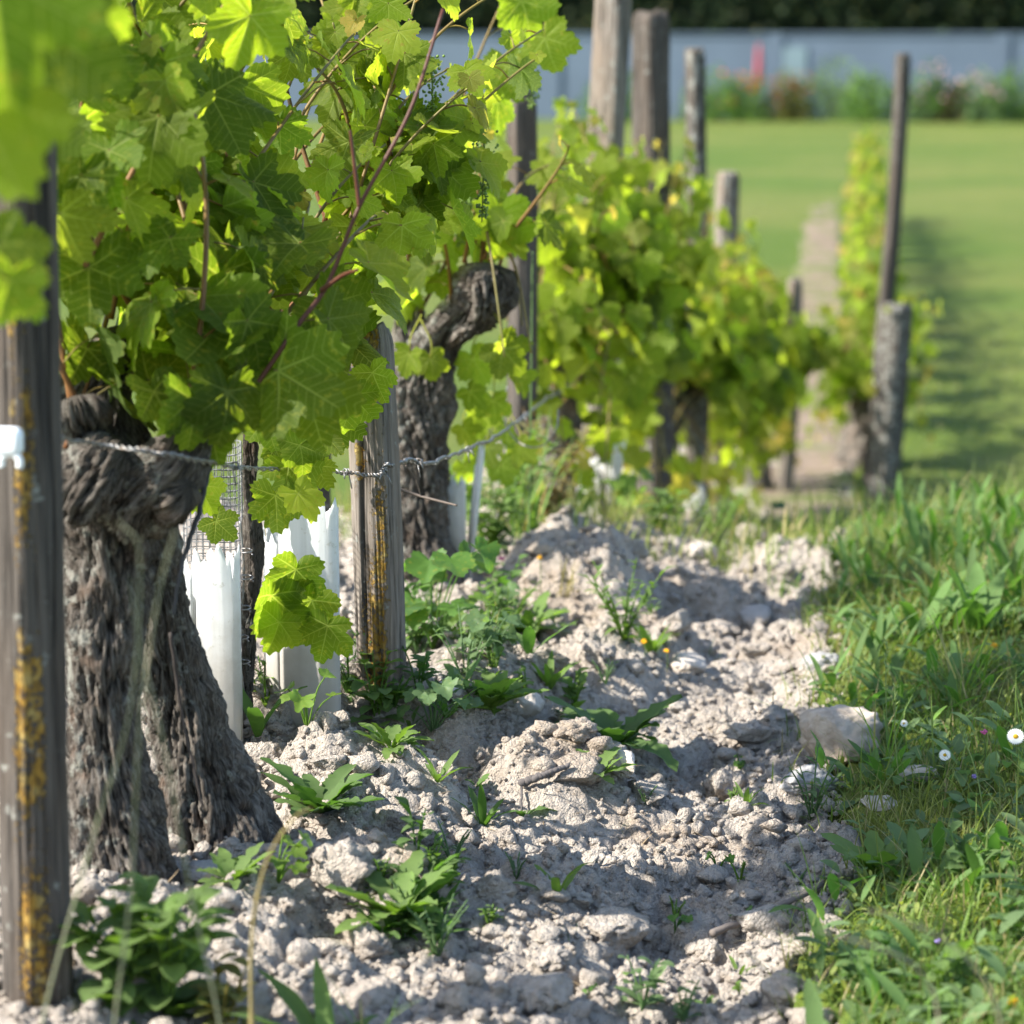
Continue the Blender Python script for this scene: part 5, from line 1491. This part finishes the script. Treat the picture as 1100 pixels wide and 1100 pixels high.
# ================================================================ background: wall, hedge, garden plants
WY = 82.0
wz = float(base_z(0, WY))
root = thing('garden_wall', 'long pale rendered wall across the back of the lawn', 'wall', (0, WY, wz))
H = 1.1 + (60 - 39) * WY / FPX - wz
def box(b, x0, x1, y0, y1, z0, z1, n=1):
    V = np.array([(x, y, z) for z in (z0, z1) for y in (y0, y1) for x in (x0, x1)])
    b.add(V, [[0, 2, 3, 1], [4, 5, 7, 6], [0, 1, 5, 4], [2, 6, 7, 3], [0, 4, 6, 2], [1, 3, 7, 5]]); return b
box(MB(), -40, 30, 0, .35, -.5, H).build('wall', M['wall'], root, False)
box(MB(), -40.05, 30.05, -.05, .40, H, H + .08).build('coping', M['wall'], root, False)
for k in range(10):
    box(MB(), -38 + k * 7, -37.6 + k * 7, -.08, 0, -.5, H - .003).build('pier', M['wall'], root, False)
x0 = xat(828, WY); x1 = xat(858, WY)
box(MB(), x0, x1, -.06, -.003, -.1, H - .35).build('door', M['door'], root, False)
# a closed red parasol standing before it
xr_ = xat(808, WY - 1.2); zr_ = float(base_z(xr_, WY - 1.2))
rt = thing('folded_parasol', 'folded red parasol standing before the pale wall', 'parasol', (xr_, WY - 1.2, zr_))
b = MB(); V, Q, T = sweep(np.array([(0, 0, 0), (0, 0, 1.2), (0, 0, 2.4)]), np.full(3, .025), 8); b.add(V, Q, T); b.build('pole', M['pole'], rt)
b = MB(); V, Q, T = sweep(np.array([(0, 0, .9), (0, 0, 1.1), (0, 0, 1.7), (0, 0, 2.3), (0, 0, 2.36)]), np.array([.08, .11, .09, .05, .02]), 20, lambda th: 1 + .22 * np.cos(th * 8)); b.add(V, Q, T); b.build('canopy', M['red'], rt)

def clump(g, w, d, h, K, s, col, temps=None):
    b = MB()
    u = g.normal(size=(K, 3)); u /= np.linalg.norm(u, axis=1)[:, None]; r = g.random(K) ** .45
    P = u * r[:, None] * np.array((w / 2, d / 2, h / 2)) * (1 + .25 * noise(u[:, 0] * 2, u[:, 1] * 2, u[:, 2] * 2 + w, 8))[:, None]
    P[:, 2] = np.abs(P[:, 2]) * 2
    c = np.asarray(col)[None] * g.uniform(.6, 1.5, (K, 1))
    add_leaves(b, P, g.normal(size=(K, 3)) + u, u + g.normal(0, .5, (K, 3)), s * g.uniform(.6, 1.3, K), c, LEAF_LO, g)
    return b
def shrub(px, wpx, toppx, label, col, seed, y=None, flowers=None, K=640):
    g = np.random.default_rng(seed); y = y or WY - 1.6 - g.uniform(0, 1.2)
    x = xat(px, y); z = float(base_z(x, y)); w = 1.35 * wpx * y / FPX; h = 1.1 + (60 - toppx + 9) * y / FPX - z
    r = thing('garden_shrub', label, 'shrub', (x, y, z), 'shrubs along the pale wall')
    clump(g, w, min(w, 1.2), h, K, .10, col).build('foliage', M['far_leaf'], r)
    b = MB()
    for k in range(4): thin_tube(b, [(g.normal(0, .04), 0, -.05), (g.normal(0, .1), g.normal(0, .1), h * .4), (g.normal(0, w * .2), g.normal(0, .2), h * .75)], .02, .008, (.10, .07, .05), 6, 8)
    b.build('stems', M['dry'], r)
    if flowers is not None:
        b = MB(); V0, F0 = ico(1)
        for k in range(16):
            a = g.uniform(0, 6.28); q = np.array((math.cos(a) * w * .45 * g.random() ** .5, -.3 - .3 * g.random(), h * g.uniform(.35, 1.0)))
            b.add(V0 * g.uniform(.03, .07) + q, T=F0, col=np.asarray(flowers) * g.uniform(.7, 1.2))
        b.build('blossoms', M['flower'], r)
GA, GB, GC = (.055, .11, .03), (.09, .15, .05), (.10, .15, .085)
shrub(662, 70, 82, 'green shrub hidden behind the leaning and flat topped posts', GA, 601)
shrub(758, 50, 78, 'green shrub just right of the slim pole, before the wall', GB, 602)
shrub(795, 46, 86, 'shrub dotted with orange red flowers left of the green door', GB, 603, flowers=(.65, .16, .06))
shrub(840, 42, 84, 'brownish red leaved shrub in front of the green door', (.085, .085, .035), 604, flowers=(.42, .13, .07))
shrub(886, 62, 72, 'tall grey green spiky shrub left of the tall crooked pole', GC, 605, K=560)
shrub(922, 46, 78, 'fresh green shrub right behind the tall crooked pole', GB, 606)
shrub(976, 50, 90, 'low grey green shrub right of the tall crooked pole', GC, 607)
shrub(1010, 36, 92, 'dark brown low bush among the wall shrubs', (.07, .05, .035), 608)
shrub(1040, 48, 82, 'pale green shrub with pinkish flower heads near the right edge', GC, 609, flowers=(.6, .42, .45))
shrub(1080, 60, 76, 'green shrub at the right end of the wall planting', GB, 610)
shrub(990, 30, 72, 'thin shrub with pink flower tops beside the tall pole', GA, 611, flowers=(.6, .4, .45), K=200)
shrub(1125, 60, 78, 'green shrub beyond the right edge of the view by the wall', GA, 612)

g = np.random.default_rng(700)
root = thing('hedge', 'tall dark evergreen hedge rising behind the pale wall', 'hedge', (0, WY + 2.2, wz))
b = MB(); K = 26000
x = g.uniform(-40, 30, K); z = g.uniform(0, 5.8, K); y = g.uniform(-.9, .9, K) + .5 * noise(x * .9, z * .9, 0, 9)
P = np.stack([x, y, z], -1)
c = np.array((.009, .018, .008))[None] * g.uniform(.5, 1.5, (K, 1))
add_leaves(b, P, g.normal(size=(K, 3)), np.stack([g.normal(0, .5, K), -np.ones(K), g.normal(.4, .5, K)], -1), g.uniform(.10, .24, K), c, LEAF_LO, g)
b.build('foliage', M['hedge'], root)
b = MB()
for k in range(36):
    xx = -39 + k * 1.95
    thin_tube(b, [(xx, 0, -.2), (xx + .1, .1, 2.5), (xx, 0, 5)], .10, .03, (.06, .045, .035), 7, 8)
b.build('trunks', M['dry'], root)
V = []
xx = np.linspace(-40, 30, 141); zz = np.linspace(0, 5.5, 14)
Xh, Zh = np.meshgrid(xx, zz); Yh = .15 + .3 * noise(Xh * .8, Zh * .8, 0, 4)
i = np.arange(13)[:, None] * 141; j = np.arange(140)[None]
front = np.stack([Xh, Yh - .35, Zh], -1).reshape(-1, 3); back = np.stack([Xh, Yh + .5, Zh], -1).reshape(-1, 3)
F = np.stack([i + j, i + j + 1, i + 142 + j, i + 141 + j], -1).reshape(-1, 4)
MB().add(np.vstack([front, back]), np.concatenate([F, F[:, ::-1] + len(front)]), col=(.006, .011, .005)).build('dark_core', M['hedge'], root)  # solid dark core sheets closing the hedge behind its leaves
